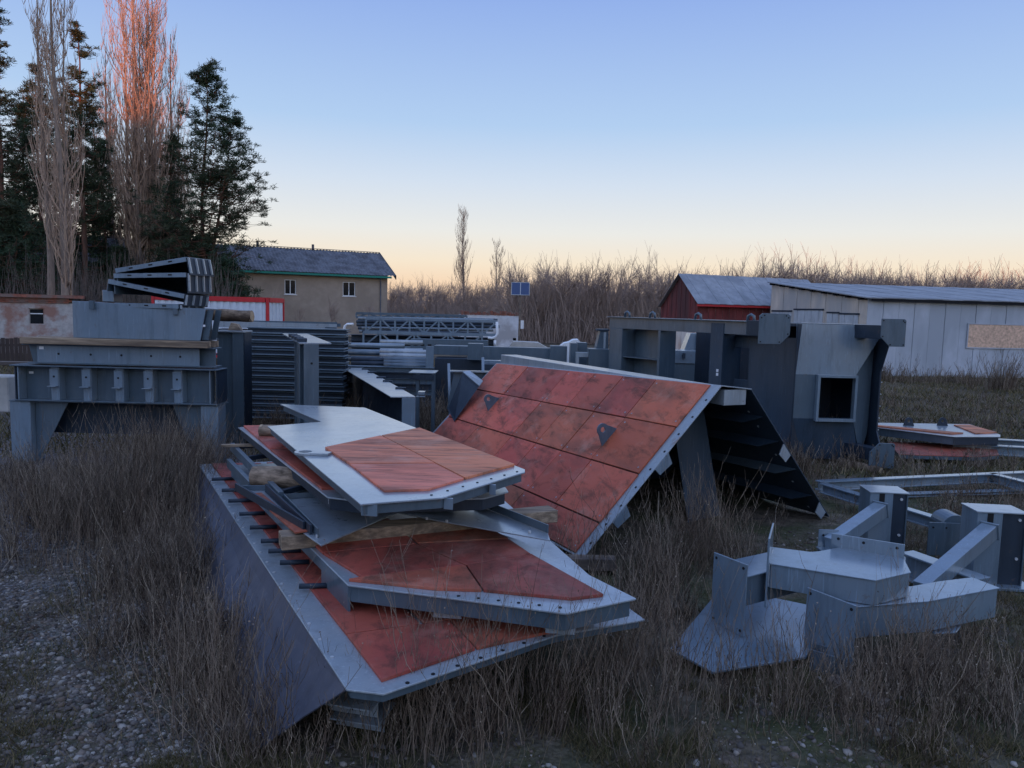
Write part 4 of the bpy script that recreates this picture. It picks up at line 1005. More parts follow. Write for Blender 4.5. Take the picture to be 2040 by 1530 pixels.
    # octagonal end plates on stubs
    for (px_, py_, Yp, wd, hh, cut, dirx) in ((1543, 655, 13.6, .57, .55, 'r', (-.1, .85, 0)), (1780, 663, 13.6, .45, .50, 'l', (-.25, .8, 0)), (1757, 908, 13.75, .47, .47, 'lt', (-.3, .7, 0))):
        c = D(px_, py_, Yp); x = V3(1, .03, 0); w2, h2 = wd / 2, hh / 2; k = .17
        P_ = lambda a, b: c + x * a + V3(0, 0, b)
        if cut == 'r': q = [(-w2, -h2), (w2 - k, -h2), (w2, -h2 + k), (w2, h2 - .04), (w2 - .05, h2), (-w2 + .06, h2), (-w2, h2 - .05)]
        elif cut == 'l': q = [(-w2 + k, -h2), (w2, -h2), (w2, h2 - .03), (w2 - .03, h2), (-w2, h2), (-w2, -h2 + k)]
        else: q = [(-w2, -h2), (w2, -h2), (w2, h2 - .03), (w2 - .03, h2), (-w2 + k, h2), (-w2, h2 - k)]
        obj('end_plate', MB().prism([P_(a, b) for a, b in q], (0, .025, 0)), M['steel'], t, .003)
        dv = V3(*dirx); obj('stub', MB().bar(c + V3(0, .03, .0), c + V3(0, .03, 0) + dv, wd * .5, hh * .5), M['steel_dark'], t, .003)
        mb = MB(); [disc(mb, P_(a * .86, b * .86) + V3(0, -.001, 0), (0, -1, 0), .014) for a, b in q]; obj('bolt_hole', mb, M['bolt'], t, kind='stuff')
    for z in (1.62, 1.54): obj('paper_label', MB().hexa([s_(1.88, .023, z - .03), s_(1.94, .023, z - .03), s_(1.94, .0205, z - .03), s_(1.88, .0205, z - .03), s_(1.88, .023, z + .03), s_(1.94, .023, z + .03), s_(1.94, .0205, z + .03), s_(1.88, .0205, z + .03)]), M['label'], t)
portal()

# ---- clad panels lying at mid right
def right_panels():
    pts = ccw([Z(x, y, .45) for x, y in ((1700, 842), (1741, 842), (1932, 845), (1993, 866), (1993, 870), (1900, 870), (1742, 851), (1700, 846))])
    t = thing('clad_panel', 'flat grey panel with two ring lugs and red corner tile on the grass at right', 'steel panel', sum(pts) / len(pts) - V3(0, 0, .3))
    obj('deck_plate', MB().prism([p - V3(0, 0, .014) for p in pts], (0, 0, .014)), M['steel_flange'], t, .002)
    i1 = inset([p - V3(0, 0, .0145) for p in pts], .03); i2 = inset([p - V3(0, 0, .0145) for p in pts], .045)
    for i in range(len(pts)): obj('skirt_plate', MB().prism([i1[i], i1[(i + 1) % len(pts)], i2[(i + 1) % len(pts)], i2[i]], (0, 0, -.16)), M['steel'] if i % 2 else M['steel_dark'], t, .002)
    for p in ([(1900, 848), (1932, 848), (1986, 863), (1943, 865)], [(1705, 846), (1742, 848), (1919, 864), (1895, 866), (1742, 850)]):
        obj('cladding_tile', MB().prism(ccw([Z(x, y, .451) for x, y in p]), (0, 0, .025)), M['tile_top'], t)
    for x in (1820, 1888):
        c = Z(x, 851, .45) + V3(0, .2, .1); outer = []
        for k in range(16):
            an = 2 * PI * k / 16; a, b = math.cos(an) * .085, math.sin(an) * .085
            if b < -.03: a, b = (max(-.12, min(.12, a * 1.9))), -.10
            outer.append((a, b))
        obj('lifting_lug', MB().ringplate(c, V3(1, 0, 0), V3(0, 0, 1), outer, .035, -.03), M['steel_dark'], t, .002)
    pts = ccw([Z(x, y, .17) for x, y in ((1770, 880), (1900, 884), (1985, 893), (1990, 906), (1950, 910), (1790, 905))])
    t = thing('rusty_panel', 'rust red flat panel lying below the panel with two ring lugs', 'steel panel', sum(pts) / len(pts) - V3(0, 0, .1))
    obj('deck_plate', MB().prism([p - V3(0, 0, .012) for p in pts], (0, 0, .012)), M['tile_low'], t); i1 = inset([p - V3(0, 0, .0125) for p in pts], .002)
    for i in range(len(pts)): obj('edge_plate', MB().prism([i1[i], i1[(i + 1) % len(pts)], inset(i1, .01)[(i + 1) % len(pts)], inset(i1, .01)[i]], (0, 0, -.07)), M['steel'], t)
    for k, (a, b, lb) in enumerate(((Z(1900, 887, .2), Z(2130, 900, .2), 'grey steel beam lying right behind the rusty panel'), (Z(1930, 876, .25), Z(2150, 888, .25), 'grey steel beam furthest back by the rusty panel'))):
        fr = Fr(a - V3(0, 0, .15), (b - a) * V3(1, 1, 0)); o = obj('steel_beam', MB().ibeam(fr, np.linalg.norm(b - a), .2, .2), M['steel_arm'], None, base=a - V3(0, 0, .15)); tag(o, lb, 'beam', 'loose beams at right')
    log(D(1672, 922, 14.3), D(1755, 942, 13.6), .10, 'rotten brown log on the ground under the crane leg'); log(D(1905, 922, 15.2), D(1860, 917, 15.6), .1, 'short pale log end propping the rusty panel')
    log(D(1700, 850, 17), D(1775, 862, 16.2), .1, 'log under the left end of the panel with ring lugs')
right_panels()

# ---- long rails in the weeds at right
def rails():
    for (a, b, h, lb) in (((1630, 958, .26), (2120, 936, .26), .15, 'long grey beam with pale top running across the weeds at right'),
                       ((1640, 962, .26), (1965, 1060, .26), .15, 'long grey beam running diagonally towards the right column'),
                       ((1975, 942, .26), (2120, 978, .26), .15, 'grey beam branching off the long beam at the right edge'),
                       ((1700, 985, .08), (2120, 972, .08), .06, 'low grey beam half hidden below the long beam')):
        A, B = Z(*a), Z(*b); fr = Fr(A - V3(0, 0, h), B - A, None); fr = Fr(A - V3(0, 0, h), (B - A) * V3(1, 1, 0)); o = obj('steel_beam', MB().ibeam(fr, np.linalg.norm(B - A), h, .14), M['steel_arm'], None, .003, base=A - V3(0, 0, h)); tag(o, lb, 'beam', 'long beams in the weeds at right')
rails()

# ---- bracket arms in the right foreground
def arms():
    gm = 'steel_arm'
    # floor plate under them
    pts = ccw([Z(x, y, .10) for x, y in ((1335, 1292), (1420, 1338), (1606, 1308), (1660, 1215), (1490, 1180), (1420, 1190))])
    o = obj('base_plate', MB().prism([p - V3(0, 0, .02) for p in pts], (0, 0, .02)), M['steel_arm'], None, .003, base=sum(pts) / len(pts) - V3(0, 0, .02)); tag(o, 'pale blue-grey plate lying flat in weeds under the bracket arms', 'steel plate')
    # lower arm
    n1 = nrm(V3(.85, .52, 0)); p1 = nrm(V3(.52, -.85, 0))
    A = Z(1608, 1170, .60); A[2] = 0; A = V3(A[0], A[1], 0)
    t = thing('bracket_arm', 'lower bracket arm with square bolted end plate facing the camera', 'steel bracket', A, 'bracket arms with bolted end plates')
    fr = Fr(A, p1, n1)
    def endplate(fr, w_, z0, z1, root):
        obj('end_plate', MB().fb(fr, 0, w_, 0, .016, z0, z1), M[gm], root, .003)
        mb = MB(); [disc(mb, fr.p(a, -.0, c), -fr.y, .013) for a in (.035, w_ - .035) for c in (z0 + .04, z1 - .04)]; obj('bolt_hole', mb, M['bolt'], root, kind='stuff')
    endplate(fr, .44, .03, .60, t)
    L1 = 2.55
    q = ccw([Z(x, y, .50) for x, y in ((1622, 1176), (1705, 1209), (1817, 1200), (1848, 1198), (1992, 1171), (1937, 1150), (1870, 1158), (1814, 1168), (1700, 1158))])
    obj('arm_box', MB().prism([v + V3(0, 0, -.27) for v in inset(q, .01)], (0, 0, .258)), M[gm], t, .006)
    obj('top_flange', MB().prism([v - V3(0, 0, .0115) for v in q], (0, 0, .012)), M[gm], t, .003)
    obj('gusset', MB().prism([Z(1835, 1247, .20), Z(1925, 1236, .20), Z(1905, 1262, .20), Z(1862, 1264, .20)], (0, 0, .012)), M[gm], t, .002)
    # third arm, behind
    A3 = Z(1422, 1100, .74); A3[2] = 0
    t = thing('bracket_arm', 'rear bracket arm whose end plate stands left of the others', 'steel bracket', A3, 'bracket arms with bolted end plates'); fr3 = Fr(A3, p1, n1)
    endplate(fr3, .37, .12, .74, t)
    obj('arm_box', MB().fb(fr3, .04, .33, .017, .75, .36, .62), M['steel'], t, .004); obj('top_flange', MB().fb(fr3, .0, .36, .017, .75, .622, .635), M[gm], t, .003)
    # upper arm lies across them
    a = nrm(V3(.92, -.38, 0)); b = nrm(V3(.38, .92, 0)); c = Z(1532, 1122, .72); c[2] = 0
    t = thing('bracket_arm', 'upper bracket arm with wide pale top lying across the lower arm', 'steel bracket', c, 'bracket arms with bolted end plates'); z0 = .505
    q = [(1532, 1122), (1745, 1156), (1815, 1140), (1800, 1111), (1690, 1087), (1620, 1100), (1534, 1089)]
    pts = ccw([Z(x, y, .72) for x, y in q])
    obj('arm_box', MB().prism([p + V3(0, 0, z0 - .72) for p in inset(pts, .012)], (0, 0, .72 - z0 - .0125)), M[gm], t, .004)
    obj('top_flange', MB().prism([p - V3(0, 0, .012) for p in pts], (0, 0, .012)), M[gm], t, .003)
    fr = Fr(c, a, b); fr_w = fr; obj('end_plate', MB().fb(fr, -.017, 0, -.03, .50, .34, .94), M[gm], t, .003)
    def weld(root, a_, b_, r_=.006):
        n_ = 14; P_ = [np.asarray(a_) * (1 - k / n_) + np.asarray(b_) * (k / n_) for k in range(n_ + 1)]
        obj('weld_seam', MB().tube(P_, [r_ * rnd.uniform(.7, 1.3) for _ in P_], 6), M['steel_flange'], root, smooth=True)
    weld(t, fr_w.p(.004, .0, .515), fr_w.p(.004, .0, .705)); weld(t, fr_w.p(.004, .0, .708), fr_w.p(.004, .42, .72))
    p0, p1_ = Z(1655, 1088, .72), Z(1801, 1112, .72); f2 = Fr(V3(p0[0], p0[1], 0), (p1_ - p0) * V3(1, 1, 0)); l2 = np.linalg.norm(p1_ - p0)
    obj('rear_plate', MB().fb(f2, 0, l2, .0, .014, .50, .84), M[gm], t, .003)
    mb = MB(); [disc(mb, f2.p(x, 0, .80), -f2.y, .013) for x in (.06, l2 * .45, l2 - .06)]; obj('bolt_hole', mb, M['bolt'], t, kind='stuff')
    # small bracket behind
    c = Z(1630, 1082, .35); c[2] = 0; t = thing('angle_bracket', 'small plate bracket with three holes behind the upper arm', 'steel bracket', c); fr = Fr(c, (1, .02, 0))
    obj('back_plate', MB().fb(fr, 0, .22, 0, .012, .1, .50), M[gm], t, .002); obj('shelf', MB().fb(fr, -.02, .3, -.2, -.001, .30, .312), M[gm], t, .002)
    mb = MB(); [disc(mb, fr.p(x, 0, .44), -fr.y, .013) for x in (.05, .11, .17)]; obj('bolt_hole', mb, M['bolt'], t, kind='stuff')
    # columns with braces
    def column(px_, Y, zt, lab, bx, by, bz, wd=.26):
        c = D(px_, 1000, Y); c[2] = 0; t = thing('braced_column', lab, 'steel column', c, 'braced columns'); x = nrm(V3(1, -.10, 0)); fr = Fr(c, x)
        W2 = .42 if px_ < 1800 else .5; dp = .34
        obj('cap_plate', MB().fb(fr, -.01, W2 + .01, -.01, dp + .01, zt - .014, zt), M['steel_flange'], t, .002)
        obj('box_shaft', MB().fb(fr, 0, .255, 0, dp, .0, zt - .016), M[gm], t, .004)
        obj('rear_flange', MB().fb(fr, .26, W2, dp - .016, dp, .0, zt - .016), M['steel'], t, .002)
        obj('web', MB().fb(fr, .256, W2 - .016, .02, .034, .0, zt - .016), M['steel_dark'], t, .002); obj('side_flange', MB().fb(fr, W2 - .014, W2, .0, dp - .018, .0, zt - .016), M['steel'], t, .002)
        obj('slot', MB().fb(fr, .10, .16, -.003, .01, zt - .16, zt - .02), M['bolt'], t)
        mb = MB(); disc(mb, fr.p(W2 - .07, .018, zt - .08), -fr.y, .016, .012); disc(mb, fr.p(W2 - .07, .018, zt - .5), -fr.y, .016, .012); obj('zinc_bolt', mb, M['zinc'], t, kind='stuff')
        a_ = fr.p(.10, -.06, zt - .19); b_ = np.array([bx, by, bz]); obj('brace', MB().bar(a_, b_, .15, .15), M[gm], t, .004)
        d_ = nrm(b_ - a_); obj('brace_cap', MB().bar(a_ - d_ * .02, a_ - d_ * .002, .18, .18), M[gm], t, .002)
        obj('foot_plate', MB().fb(fr, -.15, W2 + .1, -.1, dp + .1, -.02, .012), M[gm], t, .002)
    q = D(1655, 1085, 7.9); column(1733, 8.5, .82, 'nearer-centre column with box brace leaning down behind the arms', q[0], q[1], q[2])
    q = D(1835, 1175, 7.0); column(1950, 7.8, .80, 'column at right edge with box brace sloping to the lower arm', q[0], q[1], q[2])
    for (a, b, h, w_, lb) in (((1806, 1098, .32), (1960, 1152, .32), .28, .2, 'short beam with pale top between the two columns'), ((1560, 1110, .30), (1760, 1098, .26), .2, .16, 'dark beam behind the upper arm')):
        A_, B_ = Z(*a), Z(*b); fr = Fr(A_ - V3(0, 0, h), (B_ - A_) * V3(1, 1, 0)); o = obj('steel_beam', MB().ibeam(fr, np.linalg.norm((B_ - A_)), h, w_), M[gm], None, .003, base=A_ - V3(0, 0, h)); tag(o, lb, 'beam')
    c = D(1845, 1120, 8.7); c[2] = 0; t = thing('gusset_plate', 'upright gusset plate with a half-round head between the two columns', 'steel plate', c); fr = Fr(c, (1, -.05, 0))
    obj('plate', MB().fb(fr, 0, .44, 0, .014, .02, .42), M['steel'], t, .002)
    ring = [fr.p(.36 + .15 * math.cos(x), .1, .36 + .13 * math.sin(x)) for x in np.linspace(0, PI, 12)]; obj('round_head', MB().prism(ring, fr.y * .3), M['steel'], t, .003)
    mb = MB(); [disc(mb, fr.p(x, 0, .36), -fr.y, .012) for x in (.05, .2)]; obj('bolt_hole', mb, M['bolt'], t, kind='stuff')
    # round-ended cheek plates and plank
    c = Z(1612, 1340, .0); t = thing('cheek_bracket', 'pair of round-ended dark cheek plates lying by the plank', 'steel bracket', c); d_ = nrm(V3(.62, -.35, 0)); s = nrm(V3(.35, .62, 0))
    for k in (0, 1):
        o_ = c + s * .14 * k + V3(0, 0, .0); ring = [o_, o_ + d_ * .22] + [o_ + d_ * (.22 + .09 * math.sin(x)) + V3(0, 0, .09 - .09 * math.cos(x)) for x in np.linspace(0.2, PI * .5, 5)] + [o_ + d_ * .30 + V3(0, 0, .12), o_ + d_ * .24 + V3(0, 0, .17), o_ + V3(0, 0, .19)]
        obj('cheek_plate', MB().prism(ring, s * .014), M['steel'], t, .002)
    a, b = Z(1655, 1352, .05), Z(1765, 1405, .03); o = obj('plank', MB().bar(a, b, .13, .05), M['timber_old'], None, .004, base=(a + b) / 2 * V3(1, 1, 0)); tag(o, 'weathered grey plank on the ground under the bracket arms', 'plank')
arms()

# ---- girder stack at the left
def left_stack():
    Y0 = 12.7; X = lambda p: float(D(p, 700, Y0)[0]); zz = lambda p, q: float(D(p, q, Y0)[2]); e = V3(1, 0, 0)
    G = lambda y=Y0: Fr(V3(0, y, 0), e)
    # trestle
    t = thing('steel_trestle', 'grey steel portal trestle with two box legs carrying the left girder stack', 'steel frame', (X(220), Y0, 0)); f = G()
    zt = 1.06
    for (a, b) in ((15, 56), (398, 433)):
        obj('leg', MB().fb(f, X(a), X(b), 0, .34, 0, zt - .02), M['steel_arm'], t, .005)
    obj('top_plate', MB().fb(f, X(15) - .01, X(433) + .01, -.01, .45, zt - .018, zt), M['steel'], t, .003)
    obj('web_plate', MB().prism([V3(X(57), Y0 + .12, 0), V3(X(62), Y0 + .12, 0), V3(X(125), Y0 + .12, zt - .02), V3(X(57), Y0 + .12, zt - .02)], (0, .014, 0)), M['steel'], t, .002)
    obj('web_plate', MB().prism([V3(X(397), Y0 + .12, .0), V3(X(397), Y0 + .12, zt - .02), V3(X(335), Y0 + .12, zt - .02), V3(X(368), Y0 + .12, .28), V3(X(385), Y0 + .12, 0)], (0, .014, 0)), M['steel'], t, .002)
    obj('rear_web', MB().fb(f, X(57), X(397), .40, .414, .45, zt - .02), M['steel_dark'], t)
    # ribbed girder
    t = thing('ribbed_girder', 'ribbed steel girder with five stiffeners lying on the trestle', 'girder', (X(230), Y0, zt)); z0, z1 = zt + .002, 1.675
    obj('bottom_flange', MB().fb(f, X(30), X(433), -.06, .42, z0, z0 + .02), M['steel'], t, .003)
    obj('top_flange', MB().fb(f, X(26), X(438), -.12, .32, z1 - .02, z1), M['steel'], t, .003)
    obj('web_plate', MB().fb(f, X(36), X(418), .16, .174, z0 + .0205, z1 - .0205), M['steel'], t)
    obj('end_plate', MB().fb(f, X(30), X(30) + .02, -.04, .42, z0 + .0205, z1 - .0205), M['steel_dark'], t, .002); obj('end_plate', MB().fb(f, X(36), X(36) + .025, -.05, .155, z0 + .021, z1 - .021), M['steel_arm'], t, .002)
    obj('end_plate', MB().fb(f, X(433) - .02, X(433), -.04, .42, z0 + .0205, z1 - .0205), M['steel_dark'], t, .002); obj('end_plate', MB().fb(f, X(418), X(418) + .02, -.05, .155, z0 + .021, z1 - .021), M['steel_arm'], t, .002)
    for p in (110, 174, 238, 297, 355):
        x = X(p); s = obj('stiffener', MB().fb(f, x - .07, x + .07, -.03, .155, z0 + .021, z1 - .021), M['steel_arm'], t, .003)
        obj('clip', MB().fb(f, x - .085, x + .06, -.13, -.031, z1 - .36, z1 - .345).fb(f, x - .085, x + .06, -.045, -.031, z1 - .345, z1 - .06), M['steel_arm'], s, .002)
        mb = MB(); disc(mb, (x - .01, Y0 - .046, z1 - .19), (0, -1, 0), .018); obj('bolt_hole', mb, M['bolt'], s)
    sticker(t, Fr((0, Y0 + .15, 0), e), X(45), z1 - .17, .075, .04)
    # upper channel beam
    t = thing('channel_beam', 'long channel beam with five bolt holes lying on the ribbed girder', 'beam', (X(230), Y0, 1.70)); z0, z1 = 1.70, 2.03
    obj('front_web', MB().fb(f, X(75), X(398), -.02, -.006, z0 + .02, z1 - .02), M['steel_arm'], t, .002)
    obj('web_extension', MB().prism([V3(X(50), Y0 + .1, z1 - .02), V3(X(58), Y0 + .1, z0 + .021), V3(X(425), Y0 + .1, z0 + .021), V3(X(425), Y0 + .1, z1 - .02)], (0, .014, 0)), M['steel'], t, .002)
    obj('top_flange', MB().fb(f, X(48), X(428), -.06, .3, z1 - .0195, z1), M['steel'], t, .003); obj('bottom_flange', MB().fb(f, X(58), X(428), -.06, .3, z0, z0 + .0195), M['steel'], t, .003)
    mb = MB(); [disc(mb, (X(p), Y0 - .021, 1.87), (0, -1, 0), .02) for p in (118, 182, 243, 302, 360)]; obj('bolt_hole', mb, M['bolt'], t, kind='stuff')
    sticker(t, Fr((0, Y0 - .021, 0), e), X(80), 1.94, .075, .05)
    # timbers
    A, B = D(45, 676, Y0 - .05), D(416, 690, Y0 - .15); A[2] = B[2] = 2.09
    o = obj('plank', MB().bar(A, B, .16, .11), M['timber'], None, .006, base=(A + B) / 2 - V3(0, 0, .055)); tag(o, 'long weathered plank between the channel beam and the plain box', 'plank')
    o = obj('plank', MB().bar(A + V3(.1, .34, 0), B + V3(0, .34, 0), .16, .11), M['timber'], None, .006, base=(A + B) / 2 + V3(.05, .34, -.055)); tag(o, 'second weathered plank behind the front one under the plain box', 'plank')
    # plain box
    t = thing('steel_box', 'plain grey box girder with small lugs on its top edge', 'box girder', (X(280), Y0, 2.15)); z0, z1 = 2.15, 2.765; f2 = Fr(V3(0, Y0 - .05, 0), nrm(V3(1, -.02, 0)))
    obj('front_plate', MB().prism([V3(X(147), Y0, z0), V3(X(402), Y0 - .06, z0), V3(X(414), Y0 - .06, z1 - .08), V3(X(147), Y0, z1)], (0, .014, 0)), M['steel_arm'], t, .003)
    obj('top_plate', MB().prism([V3(X(147), Y0 + .015, z1 - .003), V3(X(414), Y0 - .045, z1 - .083), V3(X(414), Y0 + .5, z1 - .083), V3(X(147), Y0 + .5, z1 - .003)], (0, 0, -.014)), M['steel'], t, .003)
    for k in range(2): obj('diaphragm', MB().prism([V3(X(402) + .0, Y0 + .02 + k * .35, z0), V3(X(402) + .10, Y0 + .02 + k * .35, z1 - .1), V3(X(402) + .10, Y0 + .035 + k * .35, z1 - .1), V3(X(402), Y0 + .035 + k * .35, z0)], (.1, 0, 0)), M['steel'], t)
    obj('inner_web', MB().fb(Fr((0, Y0, 0), e), X(398), X(398) + .014, .05, .5, z0, z1 - .12), M['steel_dark'], t)
    obj('bottom_plate', MB().fb(Fr((0, Y0, 0), e), X(147), X(402) + .1, .016, .5, z0, z0 + .014), M['steel_dark'], t)
    for p, dz in ((190, 0), (355, -.06)): obj('lug', MB().fb(Fr((0, Y0, 0), e), X(p) - .04, X(p) + .04, -.09, -.04, z1 - .13 + dz, z1 + .01 + dz), M['steel'], t, .004)
    sticker(t, Fr((0, Y0 - .05, 0), e), X(404), z1 - .38, .07, .035)
    o = obj('steel_block', MB().fb(Fr((0, Y0 + .2, 0), e), X(194), X(217), 0, .3, 2.767, 2.96), M['steel_arm'], None, .006, base=(X(205), Y0 + .3, 2.767)); tag(o, 'small square steel block on top of the plain box at left', 'steel block')
    o = obj('steel_block', MB().fb(Fr((0, Y0 + .9, 0), e), X(118), X(146), 0, .3, 2.032, 2.30).fb(Fr((0, Y0 + .85, 0), e), X(114), X(150), 0, .4, 2.301, 2.315), M['steel_arm'], None, .004, base=(X(130), Y0 + 1, 2.032)); tag(o, 'capped steel block beside the left end of the plain box', 'steel block')
    # four shallow trays, tilted and nested
    L0 = X(368) - X(226)
    specs = [(355, 606, 228, 603, 'lowest shallow tray of the pile on the plain box', .09), (367, 586, 216, 556, 'second shallow tray up, its front bar sloping down to the right', .20),
             (370, 543, 226, 545, 'third shallow tray up with level front bar', .34), (369, 512, 229, 535, 'top shallow tray, its front bar rising to the right', .30)]
    for k, (x1, y1, x0, y0, lb, hh) in enumerate(specs):
        a = D(x0, y0, Y0 + .0); b = D(x1, y1, Y0 - .1); t = thing('shallow_tray', lb + ' of the left stack' if 'pile' not in lb else lb, 'steel tray', a, 'shallow trays piled on the left stack')
        x = nrm(b - a); up = nrm(V3(-x[2], 0, x[0])); fr = Fr(a, x, None, None); fr.z = up; fr.y = nrm(np.cross(up, x)); L_ = np.linalg.norm(b - a)
        obj('front_bar', MB().fb(fr, 0, L_, 0, .016, -.075, .0), M['steel_arm'], t, .002)
        mb = MB(); [mb.fb(fr, L_ * u - .035, L_ * u + .035, -.003, .0, -.045, -.022) for u in (.22, .5, .78)]; obj('slot', mb, M['bolt'], t, kind='stuff')
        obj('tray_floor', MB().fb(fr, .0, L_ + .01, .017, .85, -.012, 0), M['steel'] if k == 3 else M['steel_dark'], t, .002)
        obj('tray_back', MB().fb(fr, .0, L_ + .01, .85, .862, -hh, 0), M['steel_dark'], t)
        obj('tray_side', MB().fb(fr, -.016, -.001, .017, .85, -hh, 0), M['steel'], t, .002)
        obj('tray_side', MB().prism([fr.p(L_, .02, -.013), fr.p(L_, .85, -.013), fr.p(L_, .85, -hh), fr.p(L_, .02, -hh)], fr.x * .012), M['steel_dark'], t)
        for u in (.05, .36, .68, .98):
            q = fr.p(L_ + .013, .02 + .78 * u, 0); obj('edge_rib', MB().prism([q - up * .012, q + V3(.03, 0, 0) - up * .012, q + V3(.03, 0, 0) - up * hh * .9, q - up * hh * .9], (0, -.03, 0)), M['steel_flange'], t)
    # log and beams behind
    A = D(408, 626, 13.4); log(A, A + V3(.86, -.05, -.02), .105, 'thick barked log resting behind the plain box in front of the white container')
    o = obj('pale_block', MB().fb(Fr(D(-40, 780, 14.5), e), 0, .55, 0, .5, -.4, .3), M['tarp'], None, .02, base=D(-40, 780, 14.5) - V3(0, 0, .4)); tag(o, 'pale weathered concrete block behind the left end of the ribbed girder', 'block')
    A, B = D(-60, 722, 14.2), D(60, 724, 14.2); o = obj('plank', MB().bar(A, B, .2, .06), M['timber_old'], None, .005, base=A); tag(o, 'old plank lying on the pale block at the left edge', 'plank')
left_stack()

# ---- clutter in the middle distance
def mid():
    e = V3(1, 0, 0)
    def bx(name, lab, cat, x0, x1, y0, y1, Y, dep, mat='steel', zfloor=None, group=None, bev=.004):
        """closed steel body seen between photo columns x0..x1 and rows y0..y1 at distance Y"""
        A = D(x0, y1, Y); B = D(x1, y0, Y); z0 = A[2] if zfloor is None else zfloor
        o = obj(name, MB().fb(Fr((0, Y, 0), e), A[0], B[0], 0, dep, z0, B[2]), M[mat], None, bev, base=((A[0] + B[0]) / 2, Y, z0)); tag(o, lab, cat, group); return o
    # plate girder ends
    t = thing('plate_girder', 'blue-grey plate girder end standing right of the plain box', 'girder', D(455, 800, 14.5) * V3(1, 1, 0)); a = D(430, 658, 14.5); b = D(487, 658, 14.5); zt = a[2]; f = Fr((a[0], 14.5, 0), e); W = b[0] - a[0]
    obj('top_flange', MB().fb(f, -.05, W, -.05, .45, zt - .03, zt), M['steel_flange'], t, .003); obj('web_plate', MB().fb(f, .0, W * .58, .05, .064, .0, zt - .031), M['steel'], t); obj('end_plate', MB().fb(f, W * .58, W - .02, -.02, -.005, 0, zt - .031), M['steel'], t, .003)
    obj('side_web', MB().fb(f, W - .018, W - .003, -.0, .4, 0, zt - .031), M['steel_dark'], t); obj('bottom_flange', MB().fb(f, -.05, W, -.05, .45, -.03, -.002), M['steel'], t)
    o = obj('wood_scrap', MB().prism([V3(a[0] + .15, 14.7, zt + .002), V3(a[0] + .45, 14.6, zt + .002), V3(a[0] + .36, 14.65, zt + .12), V3(a[0] + .22, 14.7, zt + .15)], (0, .12, 0)), M['timber'], None, .004, base=(a[0] + .3, 14.7, zt)); tag(o, 'pale wooden scrap on top of the blue-grey girder end', 'wood scrap')
    # stacked channel beams, one by one, in two bays
    zt = D(540, 652, 17.4)[2]; n = 13; x0, x1 = XY(486, 17.4), XY(684, 17.4); hh = (zt - .12) / n
    proto = None
    for k in range(n):
        z = .12 + k * hh
        if proto is None:
            proto = thing('stacked_channel', 'dark channel beam in the tall stack behind the bolted I-girder', 'beam', (x0, 17.4, z), 'channel beams in the tall stack'); f = Fr((x0, 17.4, z), e)
            obj('web', MB().fb(f, 0, x1 - x0, .05, .06, .03, hh - .035), M['steel_dark'], proto); mb = obj('flange', MB().fb(f, 0, x1 - x0, -.0, .45, .018, .045), M['steel_arm'], proto); obj('flange', MB().fb(f, 0, x1 - x0, 0, .45, hh - .035, hh - .01), M['steel'], proto)
        else: dup(proto, (x0 + rnd.uniform(-.06, .06), 17.4 + rnd.uniform(-.06, .06), z))
    for k in range(6):
        x = x0 + .5 + k * .75; o = obj('stack_spacer', MB().fb(Fr((x, 17.38, 0), e), 0, .09, .3, .42, 0.0, .118), M['timber_old'], None, base=(x, 17.6, 0)); tag(o, 'short timber spacer on the ground under the tall channel stack', 'timber', 'spacers under the channel stack'); o['label'] = 'short timber spacer on the ground under the tall channel stack'
    # bundle of angle bars on a further stack
    zb = D(540, 644, 19)[2]
    for k in range(11):
        Yk = 18.2 + .16 * (k % 6); zk = zb - .12 + .085 * (k // 6) + rnd.uniform(0, .03); A = V3(XY(428, Yk), Yk, zk); B = V3(XY(668, Yk) + rnd.uniform(-.3, .2), Yk + rnd.uniform(-.05, .05), zk + rnd.uniform(-.02, .02)); f = Fr(A, B - A)
        o = obj('angle_bar', MB().fb(f, 0, np.linalg.norm(B - A), 0, .09, 0, .012).fb(f, 0, np.linalg.norm(B - A), 0, .012, .0125, .08), M['steel'] if k % 3 else M['steel_flange'], None, base=A); tag(o, 'long grey angle bar in the loose layer on top behind the tall stack', 'angle bar', 'angle bars on the far stack')
    for r in range(7):
        zk = r * (zb - .15) / 7; o = obj('stacked_beam', MB().ibeam(Fr((XY(430, 18.4), 18.6, zk), e), XY(690, 18.4) - XY(430, 18.4), (zb - .17) / 7, .7, .012), M['steel_dark'], None, base=(XY(430, 18.4), 18.6, zk)); tag(o, 'dark beam in the far stack that carries the angle bars', 'beam', 'beams of the far stack')
    # bolted I-girder running away from the camera
    A = D(628, 683, 12.8); zt = A[2]; Bk = Z(580, 661, zt); d = nrm((Bk - A) * V3(1, 1, 0)); L_ = 4.2; f = Fr(V3(A[0], A[1], 0), d); f.y = nrm(np.cross(V3(0, 0, 1), d))
    t = thing('bolted_girder', 'upright I-girder pointing at the camera with four bolt blocks on its pale top flange', 'girder', V3(A[0], A[1], 0)); hw = .27
    obj('top_flange', MB().fb(f, 0, L_, -hw, hw, zt - .025, zt), M['steel_light'], t, .003); obj('bottom_flange', MB().fb(f, 0, L_, -hw, hw, .0, .025), M['steel'], t, .003); obj('web_plate', MB().fb(f, .03, L_ - .03, -.012, .012, .026, zt - .026), M['steel_dark'], t)
    obj('end_stiffener', MB().fb(f, .0, .016, -.06, .19, .026, zt - .026), M['steel'], t, .003)
    obj('side_stiffener', MB().fb(f, .9, .916, .013, hw, .026, zt - .026), M['steel'], t); obj('side_stiffener', MB().fb(f, .02, .5, hw - .02, hw - .006, .026, zt - .026), M['steel'], t, .003)
